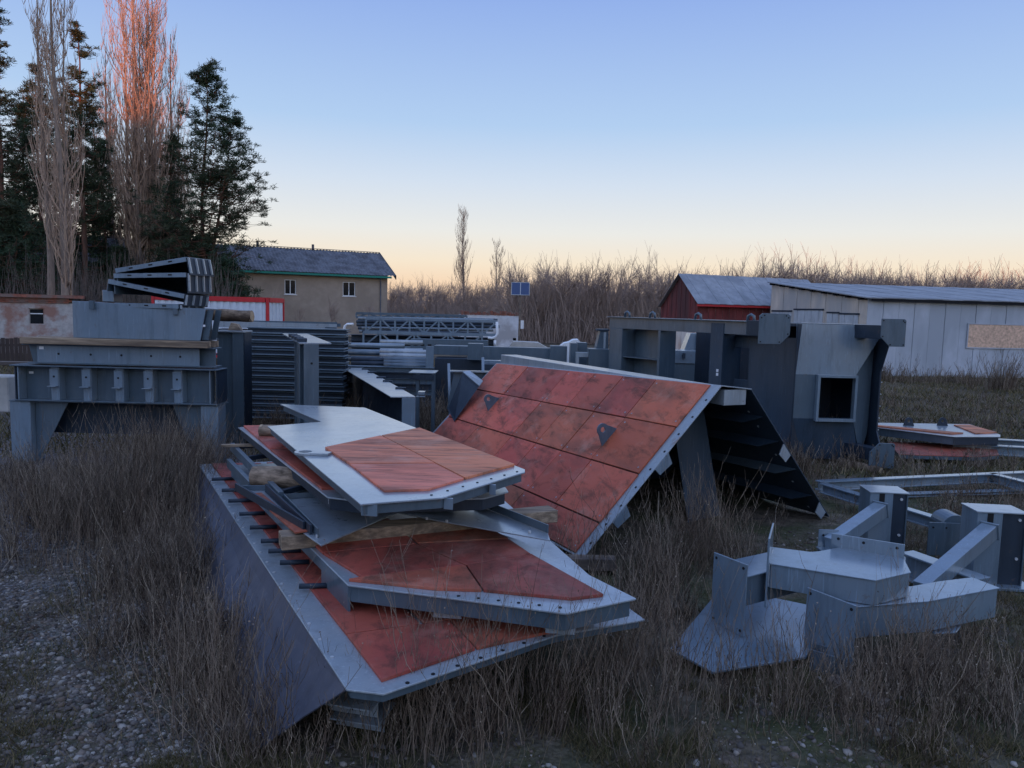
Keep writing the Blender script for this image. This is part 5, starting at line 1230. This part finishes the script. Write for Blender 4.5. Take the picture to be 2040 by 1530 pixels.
    for k in range(4): obj('bolt_block', MB().fb(f, .35 + k * .62, .62 + k * .62, hw - .17, hw - .01, zt + .001, zt + .06), M['steel_dark'], t, .006)
    mb = MB(); [disc(mb, f.p(-.002, .06, z), -f.x, .02) for z in (zt - .35, zt - 1.3)]; obj('bolt_hole', mb, M['bolt'], t, kind='stuff')
    # low wedge beam with white top
    z0 = 1.22; P_ = [Z(683, 733, z0), Z(723, 732, z0), Z(828, 790, z0), Z(778, 790, z0)]; t = thing('wedge_girder', 'low girder with pale pointed top flange and small dark blocks', 'girder', P_[2] * V3(1, 1, 0))
    obj('top_flange', MB().prism(ccw([p - V3(0, 0, .02) for p in P_]), (0, 0, .02)), M['steel_flange'], t, .003)
    a, b = (P_[2] + P_[3]) / 2 * V3(1, 1, 0), (P_[0] + P_[1]) / 2 * V3(1, 1, 0); f = Fr(a, b - a); Lw = np.linalg.norm(b - a)
    obj('web_plate', MB().fb(f, .05, Lw, -.012, .012, .03, z0 - .0205), M['steel_dark'], t); obj('bottom_flange', MB().fb(f, 0, Lw, -.22, .22, 0, .028), M['steel_dark'], t)
    c = D(803, 800, a[1] - .02); obj('end_stiffener', MB().fb(Fr((c[0], a[1] - .03, 0), e), -.02, .22, 0, .016, .03, z0 - .0205), M['steel_arm'], t, .003)
    for k, u in enumerate((.2, .42, .55, .75, .9)):
        c = P_[2] * (1 - u) + P_[1] * u; obj('bolt_block', MB().fb(Fr(c, e), -.12, .08, -.03, .05, .001, .03), M['steel_dark'], t, .005)
    c = P_[2]; obj('end_tab', MB().fb(Fr(c, e), .0, .15, .1, .16, -.02, -.005), M['steel_arm'], t); obj('end_tab', MB().fb(Fr(c, e), .0, .12, .3, .5, .0, .05), M['steel_arm'], t)
    # truss pile
    def truss(x0, x1, y0, y1, Y, lab, nb=8, dy=.0):
        A = D(x0, y1, Y); B = D(x1, y1, Y + dy); T0 = D(x0, y0, Y); h = T0[2] - A[2]; t = thing('lattice_truss', lab, 'truss', A, 'lattice trusses in the pile'); d = B - A; d[2] = 0; A2 = A
        up = V3(0, 0, h)
        for o_ in (0, 1): obj('chord', MB().bar(A2 + up * o_, A2 + d + up * o_, .09, .09), M['steel_arm' if Y < 26 else 'steel'], t)
        for k in range(nb + 1):
            p = A2 + d * k / nb; obj('post', MB().bar(p, p + up, .06, .06, up=(0, 1, 0)), M['steel_arm'], t)
            if k < nb: 
                q = A2 + d * (k + 1) / nb; a_, b_ = (p, q + up) if k % 2 == 0 else (p + up, q); obj('diagonal', MB().bar(a_, b_, .05, .05, up=(0, 1, 0)), M['steel_arm' if Y < 26 else 'steel'], t)
    truss(729, 990, 634, 661, 25.5, 'main lattice truss lying in front at the top of the pile', 9)
    truss(724, 960, 662, 690, 25.0, 'lower lattice truss half buried in the pile', 7)
    truss(710, 930, 624, 632, 27.5, 'flat lattice truss lying highest behind the main truss', 9)
    truss(735, 985, 631, 645, 28.5, 'second truss lying behind the main truss', 8, .5)
    for k in range(12):
        Yk = 26.2 + .22 * k; yy = 634 + (k % 5) * 6.5; A = D(708 + rnd.uniform(0, 15), yy, Yk); B = D(985 + rnd.uniform(-30, 12), yy + 4, Yk); o = obj('steel_pipe', MB().tube([A, B], .065, 6), M['steel_mid'] if k % 3 else M['steel_arm'], None, smooth=True, base=A); tag(o, 'long thin steel pipe lying through the truss pile', 'pipe', 'pipes among the trusses')
    def loop(pts, lab, g=None):
        o = obj('bent_pipe', MB().tube(pts, .045, 8), M['white'], None, smooth=True, base=pts[0]); tag(o, lab, 'pipe', g)
    Yl = 24.5; g = lambda x, y: D(x, y, Yl)
    loop([g(704, 646), g(692, 646), g(687, 650), g(685, 662), g(685, 677)], 'white bent pipe at the left end of the truss pile')
    loop([g(694, 684), g(687, 684), g(684, 690), g(683, 700)], 'lower white bent pipe left of the truss pile')
    loop([g(990, 641), g(991, 664), g(988, 671), g(980, 674), g(972, 673)], 'white bent pipe at the right end of the truss pile')
    loop([g(986, 678), g(986, 690)], 'short upright white pipe under the right end of the truss pile')
    for z_ in range(3):   # supports and shelf beams below the trusses
        A = D(700, 690 - z_ * 12, 26); B = D(985, 694 - z_ * 12, 26); o = obj('support_beam', MB().ibeam(Fr(A - V3(0, 0, .2), (B - A) * V3(1, 1, 0)), np.linalg.norm(B - A), .2, .3), M['steel_dark'], None, base=A - V3(0, 0, .2)); tag(o, 'dark support beam buried in the truss pile', 'beam', 'support beams of the truss pile')
    A = D(818, 676, 24); B = D(972, 682, 24); f = Fr(A - V3(0, 0, .3), (B - A) * V3(1, 1, 0)); t = thing('slotted_beam', 'slotted grey beam lying below the main truss', 'beam', A); Lb = np.linalg.norm(B - A)
    obj('body', MB().fb(f, 0, Lb, 0, .4, 0, .32), M['steel'], t, .004); mb = MB(); [mb.fb(f, .1 + k * Lb / 11, .1 + k * Lb / 11 + .12, -.005, .0, .1, .16) for k in range(11)]; obj('slot', mb, M['bolt'], t, kind='stuff')
    # pipe stacks
    kx = 0
    for (x0, x1, y0, y1, Y, n, mat, lab) in ((684, 806, 687, 700, 21.5, 2, 'steel_arm', 'pale blue pipe at the top left of the pipe stack'), (758, 842, 681, 697, 22.5, 2, 'steel_light', 'pale blue pipe at the back of the pipe stack'),
                                        (757, 862, 700, 716, 20.5, 3, 'steel_light', 'light blue pipe in the middle of the pipe stack'), (690, 770, 702, 714, 20.8, 2, 'steel', 'dull blue pipe in the left part of the pipe stack'), (765, 850, 716, 728, 19.8, 3, 'steel', 'lower dull blue pipe of the pipe stack'), (700, 768, 716, 724, 20.2, 2, 'steel_dark', 'dark pipe low in the left of the pipe stack')):
        for k in range(n):
            y = y0 + (y1 - y0) * k / max(1, n - 1); A = D(x0, y, Y - .1 * k); B = D(x1, y + (x1 - x0) * .02, Y - .1 * k); o = obj('steel_pipe', MB().tube([A, B], .075, 10), M[mat], None, smooth=True, base=A); tag(o, lab, 'pipe', 'pipes of the pipe stack: ' + lab)
    for r in range(7):
        y = 728 + r * 11; A = D(690, y, 19.5 - r * .05); B = D(865, y + 4, 19.5 - r * .05); t_ = .13; 
        for s in range(1):
            f = Fr(A - V3(0, 0, .13), (B - A) * V3(1, 1, 0)); o = obj('stacked_beam', MB().ibeam(f, np.linalg.norm(B - A), .13, .4, .012, .3), M['steel_dark'] if r % 2 else M['steel'], None, base=A - V3(0, 0, .13)); tag(o, 'dark beam in the lower part of the pipe stack', 'beam', 'beams below the pipe stack')
    bx('upright_plate', 'upright grey plate holding the right end of the pipe stack', 'steel plate', 848, 864, 690, 738, 19.4, .05, 'steel_arm')
    bx('steel_box', 'dark box beam lying right of the upright plate', 'box girder', 864, 932, 690, 706, 20.5, .6, 'steel')
    bx('steel_box', 'dark lower box beam right of the upright plate', 'box girder', 866, 962, 716, 742, 20, .8, 'steel_dark', 0.0)
    bx('cap_plate', 'square blue-grey plate facing the camera above the long beam', 'steel plate', 931, 962, 685, 717, 19.5, .4, 'steel')
    bx('long_beam', 'long dark blue beam running right towards the block pair', 'beam', 962, 1098, 694, 716, 22, .5, 'steel', 0.6)
    bx('long_beam', 'lower long dark beam behind the red clad slope', 'beam', 962, 1040, 720, 728, 19, .3, 'steel_arm', None)
    bx('stacked_beam', 'dark beam under the long dark blue beam', 'beam', 962, 1060, 728, 752, 18.6, .4, 'steel_dark', .1)
    bx('steel_block', 'left block of the pair beyond the clad slope', 'steel block', 1096, 1130, 690, 728, 21, .5, 'steel', 0)
    bx('steel_block', 'right block of the pair beyond the clad slope', 'steel block', 1136, 1150, 684, 728, 20.5, .5, 'steel', 0)
    bx('steel_block', 'short block beside the right block of the pair', 'steel block', 1150, 1170, 683, 702, 21, .5, 'steel', 0)
    f = Fr(D(1148, 702, 19.8), e); o = obj('inverted_channel', MB().fb(f, 0, .35, 0, .3, -.12, 0).fb(f, 0, .08, 0, .3, -.6, -.121), M['steel_flange'], None, .004, base=D(1148, 702, 19.8)); tag(o, 'pale inverted L frame end beyond the ridge of the clad slope', 'steel frame')
    # things seen through and beside the crane leg
    t = thing('steel_column', 'tapered grey column head left of the crane leg', 'steel column', D(1195, 740, 20) * V3(1, 1, 0))
    obj('shaft', MB().prism([D(1178, 735, 20), D(1212, 735, 20), D(1212, 658, 20), D(1196, 658, 20)], (0, .5, 0)), M['steel'], t, .004); obj('cap', MB().prism([D(1190, 659, 19.95), D(1214, 659, 19.95), D(1214, 656, 19.95), D(1190, 656, 19.95)], (0, .6, 0)), M['steel_dark'], t); obj('web_strip', MB().prism([D(1202, 694, 19.9), D(1206, 694, 19.9), D(1208, 662, 19.9), D(1203, 662, 19.9)], (0, .05, 0)), M['steel_flange'], t)
    bx('steel_box', 'grey box girder left of the crane leg behind the ridge', 'box girder', 1172, 1214, 696, 750, 19.6, .6, 'steel', .2)
    t = thing('steel_column', 'tapered column head seen through the crane leg at right', 'steel column', D(1390, 740, 21) * V3(1, 1, 0))
    obj('shaft', MB().prism([D(1362, 700, 21), D(1412, 700, 21), D(1412, 664, 21), D(1376, 664, 21)], (0, .5, 0)), M['steel_arm'], t, .004); obj('rib', MB().prism([D(1388, 699, 20.9), D(1392, 699, 20.9), D(1392, 666, 20.9), D(1388, 666, 20.9)], (0, .05, 0)), M['steel_dark'], t)
    t = thing('steel_column', 'short tapered column head just right of the crane leg frame', 'steel column', D(1318, 740, 21) * V3(1, 1, 0))
    obj('shaft', MB().prism([D(1306, 700, 20.5), D(1330, 700, 20.5), D(1327, 666, 20.5), D(1306, 666, 20.5)], (0, .5, 0)), M['steel_arm'], t, .004); obj('cap', MB().prism([D(1304, 666, 20.4), D(1332, 666, 20.4), D(1332, 663, 20.4), D(1304, 663, 20.4)], (0, .6, 0)), M['steel_dark'], t)
    t = thing('box_girder', 'grey box girder with hooks seen through the opening of the crane leg', 'box girder', D(1360, 750, 20) * V3(1, 1, 0)); A = D(1300, 724, 20); B = D(1500, 728, 20); zA = D(1360, 699, 20)[2]; zB = D(1360, 724, 20)[2]
    f = Fr((A[0], 20, 0), e); obj('upper_plate', MB().fb(f, 0, 2.6, 0, .9, zB + .002, zA), M['steel_arm'], t, .004); obj('lower_plate', MB().fb(f, 0, 2.6, .03, .9, .3, zB - .002), M['steel'], t, .004)
    for x in (.45, .78): obj('hook', MB().fb(f, x, x + .07, -.06, -.002, zA - .2, zA - .06), M['steel_dark'], t)
    # channel table and leaning plates between wedge girder and clad slope
    t = thing('channel_stand', 'small channel stand with pale top right of the wedge girder', 'steel frame', D(845, 760, 16.5) * V3(1, 1, 0)); z0 = D(845, 737, 17)[2]
    f = Fr((XY(815, 16.3), 16.3, 0), e); obj('top_plate', MB().fb(f, 0, .58, 0, .7, z0 - .02, z0), M['steel_flange'], t, .003)
    for x in (.16, .50): obj('leg', MB().fb(f, x, x + .07, .02, .2, 0, z0 - .021), M['steel'], t, .003)
    obj('channel', MB().fb(f, .1, .55, -.02, .0, z0 - .16, z0 - .04), M['steel_dark'], t)
    for (x, y0, y1, Y, lb) in ((894, 724, 800, 15.8, 'thin pale upright bar left of the leaning dark plates'), (962, 712, 745, 15.6, 'thin leaning pale bar touching the top of the clad slope')):
        A = D(x, y0, Y); o = obj('steel_bar', MB().tube([A * V3(1, 1, 0) + V3(.06, 0, 0), A], .03, 7), M['steel_arm'], None, smooth=True, base=A * V3(1, 1, 0)); tag(o, lb, 'bar')
    z0 = D(925, 740, 14.6)[2]
    t = thing('leaning_tray', 'dark steel tray with pale diagonal edge behind the left side of the clad slope', 'steel tray', D(925, 850, 14.6) * V3(1, 1, 0))
    P = lambda x, y, Y: D(x, y, Y)
    obj('edge_strip', MB().prism([P(922, 740, 14.6), P(936, 738, 14.6), P(962, 758, 14.0), P(955, 768, 14.0)], (0, 0, -.02)), M['steel_flange'], t, .002)
    obj('side_plate', MB().prism([P(922, 741, 14.62), P(955, 769, 14.02), P(905, 840, 14.0), P(892, 815, 14.62)], (0, .02, 0)), M['steel_dark'], t)
    obj('back_plate', MB().prism([P(905, 739, 15.2), P(980, 741, 15.2), P(980, 800, 15.2), P(890, 815, 15.2)], (0, .02, 0)), M['steel'], t); obj('top_edge', MB().prism([P(896, 738, 15.1), P(985, 740, 15.1), P(985, 743, 15.1), P(896, 741, 15.1)], (0, .12, 0)), M['steel_flange'], t)
    # tarpaulin heaps
    def heap(pts, Y, dep, lab, nm='tarpaulin'):
        v = []; f = []; n = len(pts)
        for k, (x, y) in enumerate(pts):
            p = D(x, y, Y); v += [p * V3(1, 1, 0), p, p + V3(0, dep * .5, .03 * rnd.random()), (p + V3(0, dep, 0)) * V3(1, 1, 0)]
        for k in range(n - 1):
            a = k * 4; f += [(a + j, a + 4 + j, a + 5 + j, a + 1 + j) for j in range(3)]
        mb = MB(); mb.add(v, f); o = obj(nm, mb, M['tarp'] if nm == 'tarpaulin' else M['white'], None, base=D(pts[0][0], 700, Y) * V3(1, 1, 0)); md = o.modifiers.new('thick', 'SOLIDIFY'); md.thickness = .01; tag(o, lab, nm)
    heap([(1008, 700), (1018, 687), (1022, 681), (1040, 681), (1072, 683), (1082, 688), (1100, 698)], 26, 1.2, 'pale brown tarpaulin heap by the foot of the solar mast')
    heap([(1116, 690), (1124, 684), (1134, 682), (1142, 677), (1152, 677), (1160, 684), (1168, 690), (1174, 700)], 23, .8, 'white plastic sheet crumpled over the block pair', 'plastic_sheet')
mid()

# ================================================================== GROUND COVER
def in_poly(x, y, poly):
    c = np.zeros(x.shape, bool); n = len(poly)
    for i in range(n):
        (x1, y1), (x2, y2) = poly[i], poly[(i + 1) % n]
        cond = ((y1 > y) != (y2 > y)) & (x < (x2 - x1) * (y - y1) / (y2 - y1 + 1e-12) + x1); c ^= cond
    return c
g2 = lambda pts: [tuple(Z(x, y, 0)[:2]) for x, y in pts]
# footprints that stay clear of stems (things rest there)
FOOT = [g2([(560, 1500), (1180, 1290), (900, 960), (420, 960), (430, 1060)]), [tuple(p) for p in ((.95, 8.3), (-1.9, 14.4), (.9, 16.2), (4.5, 10.4), (3.2, 9.2), (2.2, 8.9))],
        g2([(1345, 1290), (1420, 1340), (1610, 1310), (1720, 1320), (2010, 1215), (1810, 1150), (1430, 1180)]), [(4.9, 14.2), (7.1, 14.2), (4.2, 19), (2.2, 19)], [(-8.5, 12.75), (-4.9, 12.75), (-4.9, 13.4), (-8.5, 13.4)]]
def clear(x, y):
    k = np.ones(x.shape, bool)
    for f in FOOT: k &= ~in_poly(x, y, f)
    return k
def clump_noise(x, y, s=1.0, ph=0.0):
    return .5 + .25 * np.sin(x * 2.1 * s + ph + 1.3 * np.sin(y * 1.7 * s)) + .25 * np.sin(y * 2.7 * s - ph + 1.1 * np.sin(x * 3.1 * s))

def weeds(name, label, regions, seed, mat='weed'):
    r = np.random.default_rng(seed); PP = []; RR = []; S2 = []; T2 = []; PB = []
    for (cx, cy, rx, ry, n, h0, h1, thick) in regions:
        nc = max(5, n // 17)
        ax_ = cx + rx * r.normal(0, .45, nc); ay = cy + ry * r.normal(0, .45, nc); idx = r.integers(0, nc, n); sp = r.normal(0, .095, (n, 2)) * r.uniform(.5, 1.5, (nc, 1))[idx]
        x = ax_[idx] + sp[:, 0]; y = ay[idx] + sp[:, 1]; ok = clear(x, y) & (y > 3.35); x = x[ok]; y = y[ok]; dx = sp[ok, 0]; dy = sp[ok, 1]; m = len(x)
        if not m: continue
        lean_c = r.normal(0, .10, (nc, 2))[idx[ok]]
        h = r.uniform(h0, h1, m) * r.uniform(.35, 1, m) * r.uniform(.6, 1.15, nc)[idx[ok]]; s = np.linspace(0, 1, 6)
        lx = (dx * 1.6 + lean_c[:, 0] + r.normal(0, .10, m)) * h; ly = (dy * 1.6 + lean_c[:, 1] + r.normal(0, .10, m)) * h
        wob = r.normal(0, .012, (m, 6, 2)); wob[:, 0] = 0
        z0 = gz(x, y) - .01
        P = np.stack([x[:, None] + lx[:, None] * s ** 1.4 + wob[..., 0], y[:, None] + ly[:, None] * s ** 1.4 + wob[..., 1], z0[:, None] + h[:, None] * s], -1)
        rad = thick * r.uniform(.6, 1.3, m); PP.append(P); RR.append(rad[:, None] * np.linspace(1, .35, 6)[None])
        # side twigs on the upper half
        nb = 5; u = r.uniform(.35, .98, (m, nb)); i0 = np.minimum((u * 5).astype(int), 4); w_ = u * 5 - i0; mi = np.arange(m)[:, None]
        b = P[mi, i0] * (1 - w_[..., None]) + P[mi, i0 + 1] * w_[..., None]
        an = r.uniform(0, 2 * PI, (m, nb)); ln = h[:, None] * r.uniform(.06, .22, (m, nb)); t = np.stack([np.cos(an) * .45, np.sin(an) * .45, np.ones_like(an)], -1) * ln[..., None]
        k3 = np.linspace(0, 1, 3)[None, None, :, None]; Q = b[:, :, None] + t[:, :, None] * k3 * np.array([1, 1, 1.0]); Q[:, :, 1, :2] += t[:, :, :2] * .15
        S2.append(Q.reshape(-1, 3, 3)); T2.append((rad[:, None, None] * np.array([.5, .4, .25])[None, None]).repeat(nb, 1).reshape(-1, 3))
        tips = Q[:, :, 2].reshape(-1, 3); PB.append(tips[r.random(len(tips)) < .35])
    parts = [tubes_np(np.concatenate(PP), np.concatenate(RR), 3), tubes_np(np.concatenate(S2), np.concatenate(T2), 3)]
    tb = np.concatenate(PB); n = len(tb); a = r.normal(0, 1, (n, 3)); a /= np.linalg.norm(a, axis=1, keepdims=True); b = np.cross(a, r.normal(0, 1, (n, 3))); b /= np.linalg.norm(b, axis=1, keepdims=True); q = r.uniform(.004, .009, (n, 1))
    Vv = np.stack([tb - a * q, tb - b * q * .7, tb + a * q, tb + b * q * .7], 1).reshape(-1, 3); parts.append((Vv, np.arange(len(Vv)).reshape(-1, 4)))
    v, f = merge(parts); o = mesh_np(name, v, f, M[mat]); tag(o, label, 'weeds', kind='stuff'); return o

def R(px_, py_, rx, ry, n, h0, h1, th=.0035):
    c = Z(px_, py_, 0); return (c[0], c[1], rx, ry, n, h0, h1, th)
weeds('dry_weeds', 'dense dry weed bushes between the left girder stack and the panel stack',
      [R(240, 1040, 1.3, 1.5, 2600, .7, 1.35), R(320, 1010, .8, 1.3, 1900, .8, 1.45), R(140, 1010, .9, 1.0, 1300, .5, 1.0), R(320, 1170, .6, .8, 900, .5, 1.0), R(430, 1300, .4, .6, 380, .4, .9), R(420, 1400, .3, .4, 230, .4, .85),
       R(490, 1480, .3, .3, 200, .35, .8), R(380, 930, 1.0, 1.0, 900, .6, 1.1), R(60, 960, .8, .7, 500, .3, .7), R(300, 1280, .6, .5, 420, .3, .6)], 51)
weeds('dry_weeds', 'tall thin dry stalks in front of the panel stack',
      [R(760, 1500, .9, .35, 69, .5, .95), R(1000, 1420, .9, .45, 105, .5, 1.0), R(1230, 1330, .6, .6, 182, .5, 1.05), R(1120, 1380, .5, .3, 66, .5, 1.0), R(620, 1520, .35, .15, 38, .4, .8), R(880, 1470, .6, .2, 52, .5, .9), R(1260, 1480, .6, .3, 105, .4, .85)], 52)
weeds('dry_weeds', 'dry weeds in the dark hollow between the clad slope and the bracket arms',
      [R(1290, 1150, .5, .7, 316, .5, 1.0), R(1400, 1100, .7, .9, 334, .5, 1.15), R(1530, 1030, .7, .9, 246, .5, 1.0), R(1330, 1230, .45, .35, 162, .5, .95), R(1480, 1000, 1.0, .6, 210, .6, 1.3), R(1150, 1140, .5, .4, 56, .5, 1.2)], 53)
weeds('dry_weeds', 'dry weeds around and in front of the bracket arms at right',
      [R(1400, 1430, .6, .15, 60, .45, .9), R(1560, 1430, .6, .15, 80, .35, .75), R(1740, 1400, .6, .25, 205, .4, .8), R(1900, 1360, .8, .35, 303, .35, .7), R(1990, 1440, .6, .3, 176, .3, .7), R(1750, 1480, .8, .15, 97, .3, .7), R(1640, 1240, .4, .2, 78, .5, .9), R(1900, 1250, .7, .3, 97, .3, .7)], 54)
weeds('dry_weeds', 'low scattered weeds among the beams and panels at mid right',
      [R(1850, 1000, 2.0, 1.4, 936, .2, .5, .005), R(1700, 930, 1.4, .8, 504, .3, .7, .006), R(1640, 900, .5, .5, 187, .6, 1.2, .007), R(1950, 930, 1.6, 1.0, 504, .2, .5, .006), R(1560, 940, .8, .8, 360, .4, .8, .006), R(1860, 1090, 1.2, .6, 360, .2, .45)], 55)
weeds('dry_weeds', 'dark weeds in the gap behind the panel stack and below the girders',
      [R(520, 830, 2.0, 2.2, 1080, .4, .9, .006), R(760, 830, 2.0, 2.2, 1584, .5, 1.1, .006), R(860, 850, 1.2, 1.5, 648, .4, .9, .006), R(470, 870, 1.4, 1.2, 648, .4, .9, .006), R(900, 790, 2, 2, 648, .5, 1.0, .007), R(650, 880, .8, .8, 187, .3, .7)], 56)
weeds('dry_weeds', 'tall dry weeds along the foot of the metal shed',
      [(XY(1900, 33), 34, 4.5, 1.5, 700, .3, .9, .010), (XY(2010, 31), 31, 1.5, 1.0, 260, .8, 2.1, .010), (XY(1800, 34), 34, 2.0, 1.0, 120, .5, 1.6, .010), (XY(1850, 24), 25, 5, 3.5, 700, .15, .4, .010), (XY(1960, 20), 20, 3, 1.5, 400, .15, .4, .009)], 57)

weeds('tall_stalks', 'scattered taller pale stalks rising above the foreground weeds',
      [R(1000, 1430, 1.0, .4, 130, .9, 1.45, .0028), R(780, 1490, .7, .25, 90, .9, 1.3, .0028), R(1230, 1350, .5, .5, 120, .9, 1.4, .0028), R(420, 1420, .35, .5, 80, .8, 1.3, .0028), R(500, 1500, .2, .2, 40, .8, 1.2, .0028),
       R(1420, 1400, .6, .3, 60, .8, 1.2, .0028), R(1650, 1430, .6, .25, 80, .8, 1.2, .0028), R(1800, 1380, .5, .3, 90, .7, 1.1, .0028), R(280, 1080, .9, 1.2, 200, .9, 1.6, .0032), R(1380, 1120, .7, .8, 130, .9, 1.5, .0032)], 58, 'stalk')
# gravel
def stones(name, label, n, seed, fn, smin, smax, mat='stone'):
    r = np.random.default_rng(seed); x, y = fn(r, n); ok = clear(x, y); x, y = x[ok], y[ok]; n = len(x)
    t = (1 + 5 ** .5) / 2; ico = np.array([(-1, t, 0), (1, t, 0), (-1, -t, 0), (1, -t, 0), (0, -1, t), (0, 1, t), (0, -1, -t), (0, 1, -t), (t, 0, -1), (t, 0, 1), (-t, 0, -1), (-t, 0, 1)]) / 1.9
    tf = np.array([(0, 11, 5), (0, 5, 1), (0, 1, 7), (0, 7, 10), (0, 10, 11), (1, 5, 9), (5, 11, 4), (11, 10, 2), (10, 7, 6), (7, 1, 8), (3, 9, 4), (3, 4, 2), (3, 2, 6), (3, 6, 8), (3, 8, 9), (4, 9, 5), (2, 4, 11), (6, 2, 10), (8, 6, 7), (9, 8, 1)])
    s = smin * (smax / smin) ** (r.random(n) ** 2.4); sc = s[:, None] * r.uniform(.6, 1.25, (n, 3)) * np.array([1, 1, .6]); a = r.uniform(0, 2 * PI, n)
    v = ico[None] * (1 + r.normal(0, .24, (n, 12, 1))) * sc[:, None]; c, sn = np.cos(a)[:, None], np.sin(a)[:, None]
    V = np.stack([v[..., 0] * c - v[..., 1] * sn + x[:, None], v[..., 0] * sn + v[..., 1] * c + y[:, None], v[..., 2] + (gz(x, y) + s * .12)[:, None]], -1)
    Fq = (tf[None] + (np.arange(n) * 12)[:, None, None]).reshape(-1, 3); o = mesh_np(name, V.reshape(-1, 3), Fq, M[mat]); tag(o, label, 'gravel', kind='stuff')
def f_left(r, n):
    px_ = r.uniform(-120, 470, n); py_ = 1560 - 660 * r.random(n) ** .75; d = FW[None] + RT[None] * ((px_ - 1020) / F)[:, None] - UP[None] * ((py_ - 765) / F)[:, None]; t = -H / d[:, 2]; return d[:, 0] * t, d[:, 1] * t
def f_front(r, n):
    x = r.uniform(-2.2, 4.5, n); y = 3.6 + 3.2 * r.random(n) ** 1.4; k = clump_noise(x, y, .9, 2) > .42; return x[k], y[k]
def f_right(r, n):
    x = r.uniform(2.5, 9, n); y = r.uniform(6.5, 13, n); k = clump_noise(x, y, .6, 1) > .35; return x[k], y[k]
stones('gravel', 'coarse grey gravel on the track at lower left', 30000, 61, f_left, .005, .030)
stones('gravel', 'scattered small stones in the foreground soil', 11000, 62, f_front, .004, .034)
stones('gravel', 'stony patches between the beams at right', 5000, 63, f_right, .010, .034)

# short dead grass and moss tufts
def grass(name, label, n, seed, fn, h0, h1, wd):
    r = np.random.default_rng(seed); x, y = fn(r, n); ok = clear(x, y); x, y = x[ok], y[ok]; n = len(x); h = r.uniform(h0, h1, n); a = r.uniform(0, 2 * PI, n); l = r.uniform(.2, 1.3, n) * h; b = r.uniform(0, 2 * PI, n)
    z = gz(x, y) - .01; c, s = np.cos(a) * wd, np.sin(a) * wd; V = np.stack([np.stack([x - c, y - s, z], -1), np.stack([x + c, y + s, z], -1), np.stack([x + np.cos(b) * l, y + np.sin(b) * l, z + h], -1)], 1).reshape(-1, 3)
    o = mesh_np(name, V, np.arange(3 * n).reshape(-1, 3), M['grass']); tag(o, label, 'grass', kind='stuff')
def g_near(r, n):
    px_ = r.uniform(-150, 2200, n); py_ = 1570 - 640 * r.random(n) ** 1.0; d = FW[None] + RT[None] * ((px_ - 1020) / F)[:, None] - UP[None] * ((py_ - 765) / F)[:, None]; t = -H / d[:, 2]; x, y = d[:, 0] * t, d[:, 1] * t
    k = r.random(n) < np.clip((clump_noise(x, y, 1.4, .5) * .6 + clump_noise(x, y, 4.2, 1.5) * .4 - .40) * 4, 0.06, 1) * np.where((x < -2.6) & (y > 5), .45, 1); return x[k], y[k]
def g_far(r, n):
    y = r.uniform(13, 40, n); x = (r.uniform(0, 1, n) * 1.5 - .7) * y; return x, y
grass('dead_grass', 'short dead grass and moss tufts in the foreground', 240000, 71, g_near, .02, .11, .0035)
grass('dead_grass', 'rough brown grass of the open ground behind the steel yard', 90000, 72, g_far, .05, .22, .014)
